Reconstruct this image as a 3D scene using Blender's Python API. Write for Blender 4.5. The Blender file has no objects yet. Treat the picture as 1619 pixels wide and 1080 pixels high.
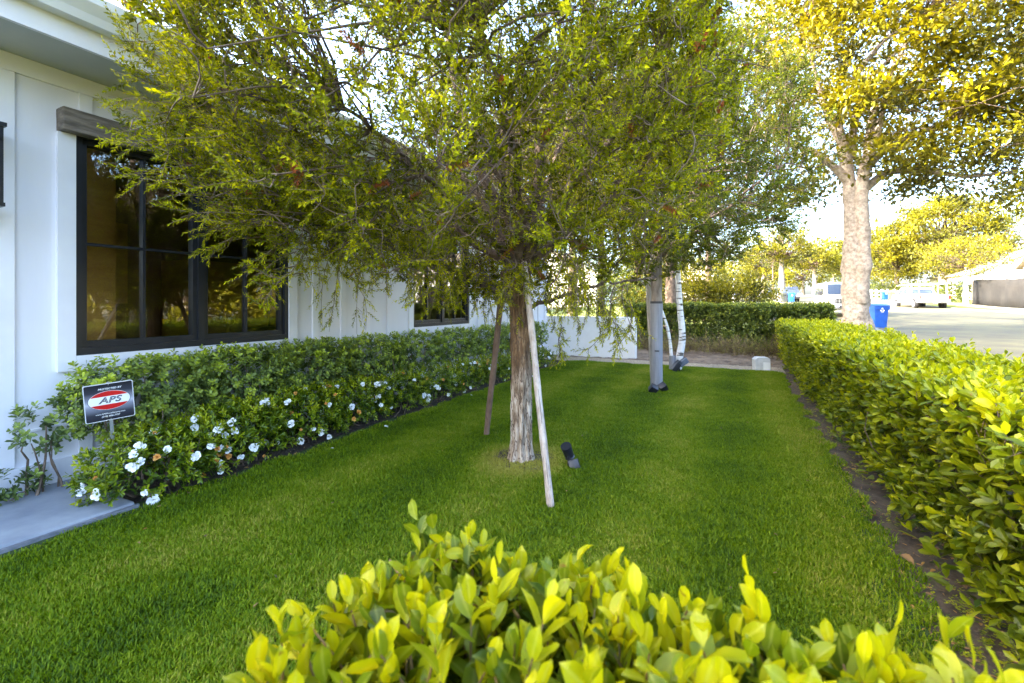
import bpy, bmesh, math
import numpy as np
from mathutils import Vector, Matrix, noise as mnoise

sc = bpy.context.scene
# ------------------------------------------------------------------ camera
H = 1.10
YAW = math.radians(26.24)
CS, SN = math.cos(YAW), math.sin(YAW)
cd = bpy.data.cameras.new("camera")
cam = bpy.data.objects.new("camera", cd)
sc.collection.objects.link(cam)
cam.location = (0, 0, H)
cam.rotation_euler = (math.radians(90), 0, YAW)
cd.sensor_width = 36.0
cd.lens = 16.0
cd.shift_y = -60.0 / 1619.0
cd.clip_start = 0.02
cd.clip_end = 900.0
cd.dof.use_dof = True
cd.dof.focus_distance = 3.4
cd.dof.aperture_fstop = 5.0
sc.camera = cam
# ------------------------------------------------------------------ sky, sun, exposure
SUN_EL, SUN_AZ = 27.0, 232.0        # azimuth clockwise from +Y
world = bpy.data.worlds.new("World")
sc.world = world
world.use_nodes = True
wn = world.node_tree
bg = wn.nodes["Background"]
sky = wn.nodes.new("ShaderNodeTexSky")
sky.sky_type = 'NISHITA'
sky.sun_disc = False
sky.sun_elevation = math.radians(SUN_EL)
sky.sun_rotation = math.radians(SUN_AZ)
sky.air_density = 1.0
sky.dust_density = 5.0
sky.ozone_density = 2.5
wn.links.new(sky.outputs[0], bg.inputs[0])
bg.inputs[1].default_value = 0.15
sl = bpy.data.lights.new("sun", 'SUN')
sl.energy = 2.0
sl.angle = math.radians(0.5)
sl.color = (1.0, 0.93, 0.80)
so = bpy.data.objects.new("sun", sl)
sc.collection.objects.link(so)
_e, _a = math.radians(SUN_EL), math.radians(SUN_AZ)
sdir = Vector((math.sin(_a) * math.cos(_e), math.cos(_a) * math.cos(_e), math.sin(_e)))
so.rotation_euler = sdir.to_track_quat('Z', 'Y').to_euler()
so.location = sdir * 60
sc.view_settings.view_transform = 'Standard'
sc.view_settings.look = 'None'
sc.view_settings.exposure = 3.85
sc.view_settings.gamma = 1.0
sc.view_settings.use_curve_mapping = False
sc.render.engine = 'CYCLES'
sc.cycles.use_denoising = True
sc.cycles.max_bounces = 8
sc.cycles.diffuse_bounces = 4
sc.cycles.glossy_bounces = 3
sc.cycles.transmission_bounces = 5
sc.cycles.transparent_max_bounces = 8
sc.cycles.caustics_reflective = False
sc.cycles.caustics_refractive = False
sc.cycles.sample_clamp_indirect = 6.0

# ------------------------------------------------------------------ helpers
COL = sc.collection
R = np.random.default_rng(7)

def tag(o, label=None, cat=None, group=None, kind=None):
    if label: o['label'] = label
    if cat: o['category'] = cat
    if group: o['group'] = group
    if kind: o['kind'] = kind
    return o

def empty(name, loc=(0, 0, 0), rz=0.0, **k):
    o = bpy.data.objects.new(name, None)
    o.empty_display_size = 0.1
    COL.objects.link(o)
    o.location = loc
    o.rotation_euler = (0, 0, rz)
    return tag(o, **k)

def link(name, me, mat=None, parent=None, **k):
    o = bpy.data.objects.new(name, me)
    COL.objects.link(o)
    if mat is not None and not me.materials:
        me.materials.append(mat)
    if parent is not None:
        o.parent = parent
    return tag(o, **k)

def mesh_np(name, V, F, tone=None, smooth=False, mid=None):
    """V (n,3) floats, F (m,3) or (m,4) ints"""
    me = bpy.data.meshes.new(name)
    V = np.asarray(V, dtype=np.float32); F = np.asarray(F, dtype=np.int32)
    k = F.shape[1]
    me.vertices.add(len(V)); me.vertices.foreach_set("co", V.ravel())
    me.loops.add(F.size); me.loops.foreach_set("vertex_index", F.ravel())
    me.polygons.add(len(F))
    me.polygons.foreach_set("loop_start", np.arange(0, F.size, k, dtype=np.int32))
    me.polygons.foreach_set("use_smooth", np.full(len(F), smooth, dtype=bool))
    if tone is not None:
        a = me.attributes.new("tone", 'FLOAT', 'POINT')
        a.data.foreach_set("value", np.asarray(tone, dtype=np.float32))
    if mid is not None:
        a = me.attributes.new("mid", 'FLOAT', 'POINT')
        a.data.foreach_set("value", np.asarray(mid, dtype=np.float32))
    me.update(calc_edges=True)
    return me

def nrm(v):
    return v / np.maximum(np.linalg.norm(v, axis=-1, keepdims=True), 1e-9)

# leaf templates: (along, across, up)
def _tpl(pts, faces):
    return np.array(pts, float), np.array(faces, int)
T_DIA = _tpl([(0, 0, 0), (.42, .5, .1), (1, 0, -.06), (.42, -.5, .1)], [(0, 1, 2), (0, 2, 3)])
T_QUAD = _tpl([(0, .35, 0), (0, -.35, 0), (.75, -.5, .05), (1, .1, 0), (.6, .5, .05)], [(0, 1, 2), (0, 2, 3), (0, 3, 4)])
T_OVAL = _tpl([(0, 0, 0), (.34, .38, .08), (.72, .46, .07), (1, 0, -.10), (.72, -.46, .07), (.34, -.38, .08), (.34, 0, .0), (.72, 0, -.02)],
              [(0, 1, 6), (1, 2, 7), (1, 7, 6), (2, 3, 7), (0, 6, 5), (6, 7, 4), (6, 4, 5), (7, 3, 4)])
T_O6 = _tpl([(0, 0, 0), (.34, .38, .08), (.72, .46, .07), (1, 0, -.10), (.72, -.46, .07), (.34, -.38, .08), (.52, 0, -.02)], [(0, 1, 6), (1, 2, 6), (2, 3, 6), (3, 4, 6), (4, 5, 6), (5, 0, 6)])
def _hd(bend=.22, fold=.16, nseg=7, cols=(-1, -.5, 0, .5, 1)):
    P, F = [], []
    for i in range(nseg + 1):
        t = i / nseg
        w = .5 * (math.sin(math.pi * t ** 1.08) ** .62) * (1 + .12 * t)
        if i == 0: w = .045
        if i == nseg: w = .0
        z = -bend * (t - .35) ** 2 + .03
        for s in cols:
            P.append((t, s * w, z + fold * abs(s) * w + (.012 * math.sin(t * 14 + s * 2) * abs(s))))
    for i in range(nseg):
        nc = len(cols)
        for j in range(nc - 1):
            a = i * nc + j
            F.append((a, a + 1, a + nc + 1)); F.append((a, a + nc + 1, a + nc))
    return _tpl(P, F)
T_HD = _hd()
T_HD2 = _hd(.5, .30)
T_MD = _hd(.3, .2, 4, (-1, 0, 1))
T_HD3 = _hd(-.15, .10)

def leaves(P, D, N, L, W, tone, tpl):
    """arrays of leaf base points, directions, normals -> V,F,tone arrays"""
    D = nrm(D); N = nrm(N - D * np.sum(N * D, -1, keepdims=True)); S = np.cross(N, D)
    T, F = tpl
    L = np.broadcast_to(np.asarray(L, float), (len(P),))[:, None, None]
    W = np.broadcast_to(np.asarray(W, float), (len(P),))[:, None, None]
    V = P[:, None, :] + D[:, None, :] * T[None, :, 0:1] * L + S[:, None, :] * T[None, :, 1:2] * W + N[:, None, :] * T[None, :, 2:3] * L * .6
    n, k = len(P), len(T)
    FF = F[None] + (np.arange(n) * k)[:, None, None]
    return V.reshape(-1, 3), FF.reshape(-1, 3), np.repeat(np.asarray(tone, float), k)

def shoots(base, axis, length, nl, a0, a1, L, jit=.25, tone=None, curl=0.0, t0=.12):
    """leaf positions along shoots: arrays (n*nl)"""
    n = len(base)
    axis = nrm(axis)
    ref = np.where(np.abs(axis[:, 2:3]) > .8, np.array([[1., 0, 0]]), np.array([[0, 0, 1.]]))
    u = nrm(np.cross(axis, ref)); v = np.cross(axis, u)
    t = np.linspace(t0, 1, nl)[None, :] + R.uniform(-.5, .5, (n, nl)) / nl
    az = R.uniform(0, 6.28, (n, 1)) + np.arange(nl)[None, :] * 2.399 + R.uniform(-.4, .4, (n, nl))
    rad = u[:, None] * np.cos(az)[..., None] + v[:, None] * np.sin(az)[..., None]
    ang = (a0 + (a1 - a0) * t) + R.uniform(-jit, jit, (n, nl))
    D = axis[:, None] * np.cos(ang)[..., None] + rad * np.sin(ang)[..., None]
    length = np.broadcast_to(np.asarray(length, float), (n,))
    P = base[:, None] + axis[:, None] * (t * length[:, None])[..., None]
    P = P + np.array([0, 0, 1.]) * (curl * (t ** 2) * length[:, None])[..., None]
    D[..., 2] -= R.uniform(0, .18, (n, nl))
    N = axis[:, None] + rad * .25 + R.normal(0, .18, (n, nl, 3))
    Ls = L * R.uniform(.7, 1.15, (n, nl)) * (1 - .35 * np.clip(t, 0, 1) ** 3)
    if tone is None: tone = R.uniform(0, 1, n)
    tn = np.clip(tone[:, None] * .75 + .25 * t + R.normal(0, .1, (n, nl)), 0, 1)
    return P.reshape(-1, 3), D.reshape(-1, 3), N.reshape(-1, 3), Ls.ravel(), tn.ravel()

def tubes(paths, rad, sides=4):
    """paths (n,k,3), rad (n,k) -> V,F(quads)"""
    paths = np.asarray(paths, float); rad = np.asarray(rad, float)
    n, k, _ = paths.shape
    T = nrm(np.gradient(paths, axis=1))
    mean = nrm(T.mean(1))
    ref = np.where(np.abs(mean[:, 2:3]) > .75, np.array([[1., 0, 0]]), np.array([[0, 0, 1.]]))[:, None]
    U = nrm(np.cross(T, np.broadcast_to(ref, T.shape))); Vv = np.cross(T, U)
    a = np.arange(sides) * 2 * np.pi / sides
    ring = U[:, :, None] * np.cos(a)[None, None, :, None] + Vv[:, :, None] * np.sin(a)[None, None, :, None]
    V = paths[:, :, None] + ring * rad[:, :, None, None]
    idx = np.arange(n * k * sides).reshape(n, k, sides)
    nx = np.roll(idx, -1, axis=2)
    F = np.stack([idx[:, :-1], nx[:, :-1], nx[:, 1:], idx[:, 1:]], -1).reshape(-1, 4)
    return V.reshape(-1, 3), F

def tube_obj(name, paths, rad, mat, parent=None, sides=4, smooth=True, **k):
    V, F = tubes(paths, rad, sides)
    return link(name, mesh_np(name, V, F, smooth=smooth), mat, parent, **k)

class MB:
    """collect boxes / prisms / tubes in one mesh"""
    def __init__(s): s.bm = bmesh.new()
    def box(s, x0, x1, y0, y1, z0, z1, bev=0.0, rot=None, piv=None):
        m = Matrix.Translation(((x0 + x1) / 2, (y0 + y1) / 2, (z0 + z1) / 2)) @ Matrix.Diagonal((abs(x1 - x0), abs(y1 - y0), abs(z1 - z0), 1))
        r = bmesh.ops.create_cube(s.bm, size=1.0, matrix=m)
        vs = r['verts']
        if bev > 0:
            es = list({e for v in vs for e in v.link_edges})
            rr = bmesh.ops.bevel(s.bm, geom=es, offset=bev, segments=2, affect='EDGES', profile=.6)
            vs = list({v for f in rr['faces'] for v in f.verts} | {v for v in vs if v.is_valid})
        if rot is not None:
            bmesh.ops.rotate(s.bm, verts=vs, cent=piv or (0, 0, 0), matrix=rot)
        return s
    def prism(s, prof, x0, x1, axis='x', bev=0.0):
        """prof: list of (a,b) closed outline; extruded along axis"""
        f = {'x': lambda a, b, c: (c, a, b), 'y': lambda a, b, c: (a, c, b), 'z': lambda a, b, c: (a, b, c)}[axis]
        A = [s.bm.verts.new(f(a, b, x0)) for a, b in prof]
        B = [s.bm.verts.new(f(a, b, x1)) for a, b in prof]
        n = len(prof); fs = [s.bm.faces.new(A), s.bm.faces.new(B[::-1])]
        for i in range(n):
            fs.append(s.bm.faces.new((A[i], B[i], B[(i + 1) % n], A[(i + 1) % n])))
        bmesh.ops.recalc_face_normals(s.bm, faces=fs)
        if bev > 0:
            es = list({e for v in A + B for e in v.link_edges})
            bmesh.ops.bevel(s.bm, geom=es, offset=bev, segments=2, affect='EDGES', profile=.6)
        return s
    def cyl(s, c, r, h, seg=20, axis='z', r2=None, bev=0):
        m = Matrix.Translation(c)
        if axis == 'x': m = m @ Matrix.Rotation(math.pi / 2, 4, 'Y')
        if axis == 'y': m = m @ Matrix.Rotation(math.pi / 2, 4, 'X')
        bmesh.ops.create_cone(s.bm, cap_ends=True, segments=seg, radius1=r, radius2=r if r2 is None else r2, depth=h, matrix=m)
        return s
    def build(s, name, mat, parent=None, smooth=False, **k):
        me = bpy.data.meshes.new(name)
        s.bm.to_mesh(me); s.bm.free()
        if smooth:
            me.polygons.foreach_set("use_smooth", np.ones(len(me.polygons), bool))
            try: me.set_sharp_from_angle(angle=math.radians(40))
            except Exception: pass
        return link(name, me, mat, parent, **k)

def copy_tree(o, parent=None, loc=None, rz=None):
    c = o.copy(); COL.objects.link(c)
    if parent is not None: c.parent = parent
    if loc is not None: c.location = loc
    if rz is not None: c.rotation_euler = (0, 0, rz)
    for ch in list(o.children): copy_tree(ch, c)
    return c

# ------------------------------------------------------------------ materials
def new_mat(name):
    m = bpy.data.materials.new(name); m.use_nodes = True
    nt = m.node_tree
    return m, nt, nt.nodes["Principled BSDF"], nt.nodes["Material Output"]

def N_(nt, typ, **k):
    n = nt.nodes.new(typ)
    for a, b in k.items():
        if a in n.inputs.keys() if hasattr(n.inputs, 'keys') else False: n.inputs[a].default_value = b
        else: setattr(n, a, b)
    return n

def ramp(nt, src, stops):
    r = nt.nodes.new("ShaderNodeValToRGB")
    el = r.color_ramp.elements
    while len(el) < len(stops): el.new(.5)
    for e, (p, c) in zip(el, stops):
        e.position = p; e.color = (*c, 1)
    nt.links.new(src, r.inputs[0])
    return r.outputs[0]

def mat(name, c1, c2=None, scale=8.0, rough=.7, bump=.0, bscale=None, stretch=(1, 1, 1), metal=0.0, detail=6.0, spec=.5, lo=.35, hi=.65, coords='Object', c3=None):
    m, nt, p, out = new_mat(name)
    p.inputs['Roughness'].default_value = rough
    p.inputs['Metallic'].default_value = metal
    p.inputs['Specular IOR Level'].default_value = spec
    c2 = c2 or tuple(min(1, x * 1.15) for x in c1)
    tc = nt.nodes.new("ShaderNodeTexCoord")
    mp = nt.nodes.new("ShaderNodeMapping"); mp.inputs['Scale'].default_value = stretch
    nt.links.new(tc.outputs[coords], mp.inputs[0])
    nz = nt.nodes.new("ShaderNodeTexNoise"); nz.inputs['Scale'].default_value = scale; nz.inputs['Detail'].default_value = detail
    nz.inputs['Roughness'].default_value = .62
    nt.links.new(mp.outputs[0], nz.inputs[0])
    stops = [(lo, c1), (hi, c2)] if c3 is None else [(lo, c1), ((lo + hi) / 2, c2), (hi, c3)]
    nt.links.new(ramp(nt, nz.outputs[0], stops), p.inputs['Base Color'])
    if bump > 0:
        n2 = nt.nodes.new("ShaderNodeTexNoise"); n2.inputs['Scale'].default_value = bscale or scale * 3; n2.inputs['Detail'].default_value = 8
        nt.links.new(mp.outputs[0], n2.inputs[0])
        b = nt.nodes.new("ShaderNodeBump"); b.inputs['Strength'].default_value = bump; b.inputs['Distance'].default_value = .02
        nt.links.new(n2.outputs[0], b.inputs['Height']); nt.links.new(b.outputs[0], p.inputs['Normal'])
    return m

def leaf_mat(name, dark, mid, bright, rough=.4, trans=.35, spec=.5, tcol=None, island=.5, back=None, veins=False):
    m, nt, p, out = new_mat(name)
    at = nt.nodes.new("ShaderNodeAttribute"); at.attribute_name = "tone"
    gi = nt.nodes.new("ShaderNodeNewGeometry")
    oi = nt.nodes.new("ShaderNodeObjectInfo")
    ma = nt.nodes.new("ShaderNodeMath"); ma.operation = 'MULTIPLY_ADD'
    nt.links.new(gi.outputs['Random Per Island'], ma.inputs[0]); ma.inputs[1].default_value = island * .5
    nt.links.new(at.outputs['Fac'], ma.inputs[2])
    mb = nt.nodes.new("ShaderNodeMath"); mb.operation = 'SUBTRACT'
    nt.links.new(ma.outputs[0], mb.inputs[0]); mb.inputs[1].default_value = island * .25
    col = ramp(nt, mb.outputs[0], [(0.08, dark), (.5, mid), (.92, bright)])
    if veins:
        tc = nt.nodes.new("ShaderNodeTexCoord")
        am = nt.nodes.new("ShaderNodeAttribute"); am.attribute_name = "mid"
        mr = nt.nodes.new("ShaderNodeMapRange"); mr.inputs[1].default_value = .72; mr.inputs[2].default_value = 1.0; mr.inputs[4].default_value = .28
        nt.links.new(am.outputs['Fac'], mr.inputs[0])
        m1 = nt.nodes.new("ShaderNodeMix"); m1.data_type = 'RGBA'; m1.inputs[7].default_value = (.55, .55, .12, 1)
        nt.links.new(mr.outputs[0], m1.inputs[0]); nt.links.new(col, m1.inputs[6])
        nz = nt.nodes.new("ShaderNodeTexNoise"); nz.inputs['Scale'].default_value = 60; nz.inputs['Detail'].default_value = 5
        nt.links.new(gi.outputs['Position'], nz.inputs[0])
        sp = nt.nodes.new("ShaderNodeMapRange"); sp.inputs[1].default_value = .66; sp.inputs[2].default_value = .74; sp.inputs[4].default_value = .8
        nt.links.new(nz.outputs[0], sp.inputs[0])
        m2 = nt.nodes.new("ShaderNodeMix"); m2.data_type = 'RGBA'; m2.inputs[7].default_value = (.16, .085, .02, 1)
        nt.links.new(sp.outputs[0], m2.inputs[0]); nt.links.new(m1.outputs[2], m2.inputs[6])
        n5 = nt.nodes.new("ShaderNodeTexNoise"); n5.inputs['Scale'].default_value = 26; n5.inputs['Detail'].default_value = 3
        nt.links.new(gi.outputs['Position'], n5.inputs[0])
        m4 = nt.nodes.new("ShaderNodeMix"); m4.data_type = 'RGBA'; m4.blend_type = 'MULTIPLY'; m4.inputs[0].default_value = 1
        nt.links.new(m2.outputs[2], m4.inputs[6]); nt.links.new(ramp(nt, n5.outputs[0], [(.3, (.72, .80, .7)), (.7, (1.12, 1.06, 1))]), m4.inputs[7])
        col = m4.outputs[2]
        bp = nt.nodes.new("ShaderNodeBump"); bp.inputs['Strength'].default_value = .25; bp.inputs['Distance'].default_value = .003
        nt.links.new(n5.outputs[0], bp.inputs['Height']); nt.links.new(bp.outputs[0], p.inputs['Normal'])
    nt.links.new(col, p.inputs['Base Color'])
    p.inputs['Roughness'].default_value = rough
    p.inputs['Specular IOR Level'].default_value = spec
    tr = nt.nodes.new("ShaderNodeBsdfTranslucent")
    hs = nt.nodes.new("ShaderNodeMix"); hs.data_type = 'RGBA'; hs.blend_type = 'MULTIPLY'; hs.inputs[0].default_value = 1.0
    nt.links.new(col, hs.inputs[6]); hs.inputs[7].default_value = (*(tcol or (1.7, 1.5, .45)), 1)
    nt.links.new(hs.outputs[2], tr.inputs[0])
    mx = nt.nodes.new("ShaderNodeMixShader"); mx.inputs[0].default_value = trans
    nt.links.new(p.outputs[0], mx.inputs[1]); nt.links.new(tr.outputs[0], mx.inputs[2])
    nt.links.new(mx.outputs[0], out.inputs[0])
    return m

M = {}
M['white_board'] = mat('white_board', (.74, .725, .785), (.79, .78, .825), scale=3, rough=.5, bump=.04, bscale=60, stretch=(1, 1, .15))
M['white_trim'] = mat('white_trim', (.76, .745, .80), (.81, .80, .84), scale=4, rough=.42)
M['soffit'] = mat('soffit', (.50, .51, .50), (.55, .55, .53), scale=5, rough=.6)
M['gutter'] = mat('gutter', (.72, .73, .76), (.78, .78, .79), scale=4, rough=.35, spec=.5)
M['shingle'] = mat('shingle', (.06, .06, .065), (.11, .11, .11), scale=30, rough=.9, bump=.3)
M['beam'] = mat('beam', (.065, .052, .042), (.27, .225, .19), scale=11, rough=.85, bump=.7, bscale=26, stretch=(1, .45, 3.2), lo=.3, hi=.7)
M['black_frame'] = mat('black_frame', (.012, .014, .02), (.018, .02, .028), scale=6, rough=.32)
M['room'] = mat('room', (.30, .17, .085), (.38, .22, .11), scale=2, rough=.8)
M['room_wood'] = mat('room_wood', (.66, .36, .09), (.78, .46, .14), scale=3, rough=.5, stretch=(1, 1, 6))  # wood colour raised to stand in for the warm glow indoors
M['room_light'] = mat('room_light', (.45, .33, .2), (.5, .38, .24), scale=3, rough=.7)
M['concrete'] = mat('concrete', (.20, .22, .26), (.33, .35, .38), scale=4.2, rough=.75, bump=.08, bscale=140, lo=.3, hi=.7)
M['concrete_edge'] = mat('concrete_edge', (.12, .13, .15), (.2, .2, .22), scale=30, rough=.9, bump=.3)
M['stucco'] = mat('stucco', (.82, .80, .76), (.88, .86, .83), scale=6, rough=.85, bump=.15, bscale=90)
M['soil'] = mat('soil', (.045, .030, .020), (.115, .080, .052), scale=9, rough=.95, bump=.9, bscale=60, c3=(.07, .075, .018), lo=.32, hi=.72, detail=10)
M['soil_dark'] = mat('soil_dark', (.03, .021, .015), (.085, .06, .042), scale=16, rough=.95, bump=.9, bscale=70, detail=10)
M['dirt'] = mat('dirt', (.09, .06, .04), (.22, .16, .105), scale=8, rough=.95, bump=.8, bscale=50, detail=10)
M['gravel'] = mat('gravel', (.22, .17, .11), (.46, .37, .25), scale=26, rough=.95, bump=.8, bscale=120, detail=8, lo=.38, hi=.62)
M['ground'] = mat('ground', (.10, .085, .05), (.16, .14, .06), scale=.8, rough=.95, bump=.3, bscale=12)
M['turf'] = mat('turf', (.10, .13, .012), (.20, .21, .02), scale=1.6, rough=.9, bump=.8, bscale=60, detail=12)
M['asphalt'] = mat('asphalt', (.030, .030, .046), (.052, .051, .074), scale=1.2, rough=.85, bump=.25, bscale=130, detail=12, stretch=(1, .35, 1))
M['road_concrete'] = mat('road_concrete', (.22, .215, .20), (.32, .31, .29), scale=2, rough=.85, bump=.1, bscale=60)
M['stake_light'] = mat('stake_light', (.34, .26, .20), (.56, .47, .40), scale=9, rough=.8, bump=.4, bscale=30, stretch=(4, 4, .5))
M['stake_dark'] = mat('stake_dark', (.13, .075, .05), (.24, .15, .105), scale=9, rough=.85, bump=.4, bscale=30, stretch=(4, 4, .5))
M['post_grey'] = mat('post_grey', (.19, .19, .205), (.28, .28, .30), scale=7, rough=.7, bump=.3, bscale=24, stretch=(3, 3, .3))
M['stake_grey'] = mat('stake_grey', (.30, .28, .25), (.45, .42, .38), scale=9, rough=.8, bump=.4, bscale=30, stretch=(4, 4, .4))
M['bark_branch'] = mat('bark_branch', (.05, .033, .024), (.20, .14, .10), scale=14, rough=.9, bump=.8, bscale=40, stretch=(1, 1, .5), detail=9)
M['twig_pale'] = mat('twig_pale', (.085, .055, .038), (.26, .19, .135), scale=6, rough=.85)
M['birch'] = None
M['bark_magnolia'] = mat('bark_magnolia', (.15, .115, .09), (.36, .30, .24), scale=9, rough=.9, bump=.9, bscale=26, detail=9)
M['bark_far'] = mat('bark_far', (.15, .12, .095), (.28, .24, .19), scale=5, rough=.9, bump=.5)
M['black_plastic'] = mat('black_plastic', (.012, .013, .018), (.02, .022, .03), scale=10, rough=.38)
M['lens_glass'] = mat('lens_glass', (.10, .12, .16), (.14, .16, .2), scale=10, rough=.15)
M['grey_metal'] = mat('grey_metal', (.30, .31, .33), (.36, .37, .39), scale=20, rough=.4, metal=.6)
M['box_concrete'] = mat('box_concrete', (.5, .5, .47), (.62, .61, .58), scale=12, rough=.85, bump=.3)
M['van_white'] = mat('van_white', (.78, .78, .77), (.80, .80, .79), scale=2, rough=.22)
M['chrome'] = mat('chrome', (.5, .5, .52), (.6, .6, .62), scale=5, rough=.2, metal=.9)
M['tyre'] = mat('tyre', (.02, .02, .02), (.03, .03, .03), scale=20, rough=.85)
M['rim'] = mat('rim', (.45, .45, .47), (.55, .55, .57), scale=20, rough=.35, metal=.7)
M['car_glass'] = mat('car_glass', (.035, .05, .075), (.05, .065, .09), scale=2, rough=.06)
M['dark_trim'] = mat('dark_trim', (.02, .02, .022), (.035, .035, .04), scale=9, rough=.5)
M['red_lamp'] = mat('red_lamp', (.45, .02, .015), (.5, .03, .02), scale=9, rough=.3)
M['amber_lamp'] = mat('amber_lamp', (.6, .25, .03), (.7, .3, .05), scale=9, rough=.3)
M['lamp_clear'] = mat('lamp_clear', (.6, .6, .6), (.7, .7, .7), scale=9, rough=.15)
M['car_blue'] = mat('car_blue', (.05, .07, .22), (.06, .08, .25), scale=2, rough=.25)
M['car_silver'] = mat('car_silver', (.45, .46, .48), (.5, .5, .52), scale=2, rough=.3, metal=.3)
M['car_dark'] = mat('car_dark', (.03, .032, .04), (.04, .04, .05), scale=2, rough=.25)
M['bin_blue'] = mat('bin_blue', (.012, .085, .42), (.018, .11, .50), scale=6, rough=.42)
M['bin_dark'] = mat('bin_dark', (.03, .035, .03), (.05, .055, .05), scale=6, rough=.5)
M['bin_green'] = mat('bin_green', (.20, .30, .05), (.25, .36, .07), scale=6, rough=.5)
M['paint_white'] = mat('paint_white', (.78, .77, .74), (.82, .81, .78), scale=6, rough=.6)
M['screen'] = mat('screen', (.010, .009, .008), (.022, .019, .016), scale=.9, rough=.9, bump=.3, bscale=4)
M['house_cream'] = mat('house_cream', (.72, .68, .58), (.78, .74, .66), scale=2, rough=.8)
M['roof_tan'] = mat('roof_tan', (.33, .27, .19), (.46, .39, .28), scale=6, rough=.9, bump=.4, bscale=20)
M['sign_edge'] = mat('sign_edge', (.62, .62, .66), (.7, .7, .74), scale=9, rough=.4)
M['sign_red'] = mat('sign_red', (.52, .008, .01), (.56, .01, .012), scale=9, rough=.35)
M['sign_white'] = mat('sign_white', (.80, .80, .82), (.82, .82, .84), scale=9, rough=.35)
M['sign_navy'] = mat('sign_navy', (.02, .022, .05), (.025, .028, .06), scale=9, rough=.35)
M['sign_dim'] = mat('sign_dim', (.07, .075, .10), (.08, .085, .12), scale=9, rough=.35)
M['petal_white'] = mat('petal_white', (.80, .80, .80), (.86, .86, .85), scale=30, rough=.6)
M['petal_orange'] = mat('petal_orange', (.62, .20, .03), (.75, .42, .10), scale=40, rough=.7)
M['seed_head'] = mat('seed_head', (.26, .05, .015), (.55, .16, .04), scale=60, rough=.9, bump=.6)

M['lf_bottle'] = leaf_mat('lf_bottle', (.040, .050, .002), (.21, .235, .002), (.60, .58, .003), rough=.6, trans=.42, island=.7, spec=.18)
M['lf_bottle2'] = leaf_mat('lf_bottle2', (.030, .045, .006), (.10, .13, .007), (.27, .28, .010), rough=.6, trans=.4, spec=.2)
M['lf_hedge'] = leaf_mat('lf_hedge', (.035, .065, .005), (.195, .24, .006), (.46, .45, .004), rough=.36, trans=.33, spec=.32, veins=True)
M['lf_front'] = leaf_mat('lf_front', (.04, .075, .008), (.20, .25, .006), (.50, .47, .004), rough=.36, trans=.42, spec=.3, veins=True)
M['lf_pitto'] = leaf_mat('lf_pitto', (.065, .10, .035), (.21, .28, .06), (.48, .55, .03), rough=.42, trans=.25, tcol=(1.3, 1.4, .6))
M['lf_gardenia'] = leaf_mat('lf_gardenia', (.025, .058, .005), (.13, .20, .006), (.38, .42, .008), rough=.32, trans=.3)
M['lf_farhedge'] = leaf_mat('lf_farhedge', (.03, .05, .008), (.10, .14, .012), (.24, .26, .02), rough=.5, trans=.3)
M['lf_magnolia'] = leaf_mat('lf_magnolia', (.035, .038, .002), (.15, .145, .002), (.36, .32, .004), rough=.35, trans=.35, tcol=(1.6, 1.3, .3))
M['lf_yellow'] = leaf_mat('lf_yellow', (.04, .042, .002), (.13, .13, .002), (.27, .25, .003), rough=.6, trans=.4, tcol=(1.5, 1.3, .4))
M['lf_green'] = leaf_mat('lf_green', (.035, .045, .006), (.09, .11, .008), (.18, .19, .01), rough=.6, trans=.4)
M['lf_dry'] = leaf_mat('lf_dry', (.07, .045, .025), (.17, .13, .05), (.22, .22, .04), rough=.8, trans=.2)
M['litter'] = leaf_mat('litter', (.09, .05, .03), (.22, .13, .06), (.42, .22, .05), rough=.8, trans=.1)

# birch bark
def birch_mat():
    m, nt, p, out = new_mat('birch')
    tc = nt.nodes.new("ShaderNodeTexCoord")
    mp = nt.nodes.new("ShaderNodeMapping"); mp.inputs['Scale'].default_value = (5, 5, 26)
    nt.links.new(tc.outputs['Object'], mp.inputs[0])
    nz = nt.nodes.new("ShaderNodeTexNoise"); nz.inputs['Scale'].default_value = 1.0; nz.inputs['Detail'].default_value = 3
    nt.links.new(mp.outputs[0], nz.inputs[0])
    nt.links.new(ramp(nt, nz.outputs[0], [(.30, (.03, .025, .02)), (.385, (.2, .17, .14)), (.43, (.72, .70, .68)), (.7, (.82, .80, .78))]), p.inputs['Base Color'])
    p.inputs['Roughness'].default_value = .7
    return m
M['birch'] = birch_mat()

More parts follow.
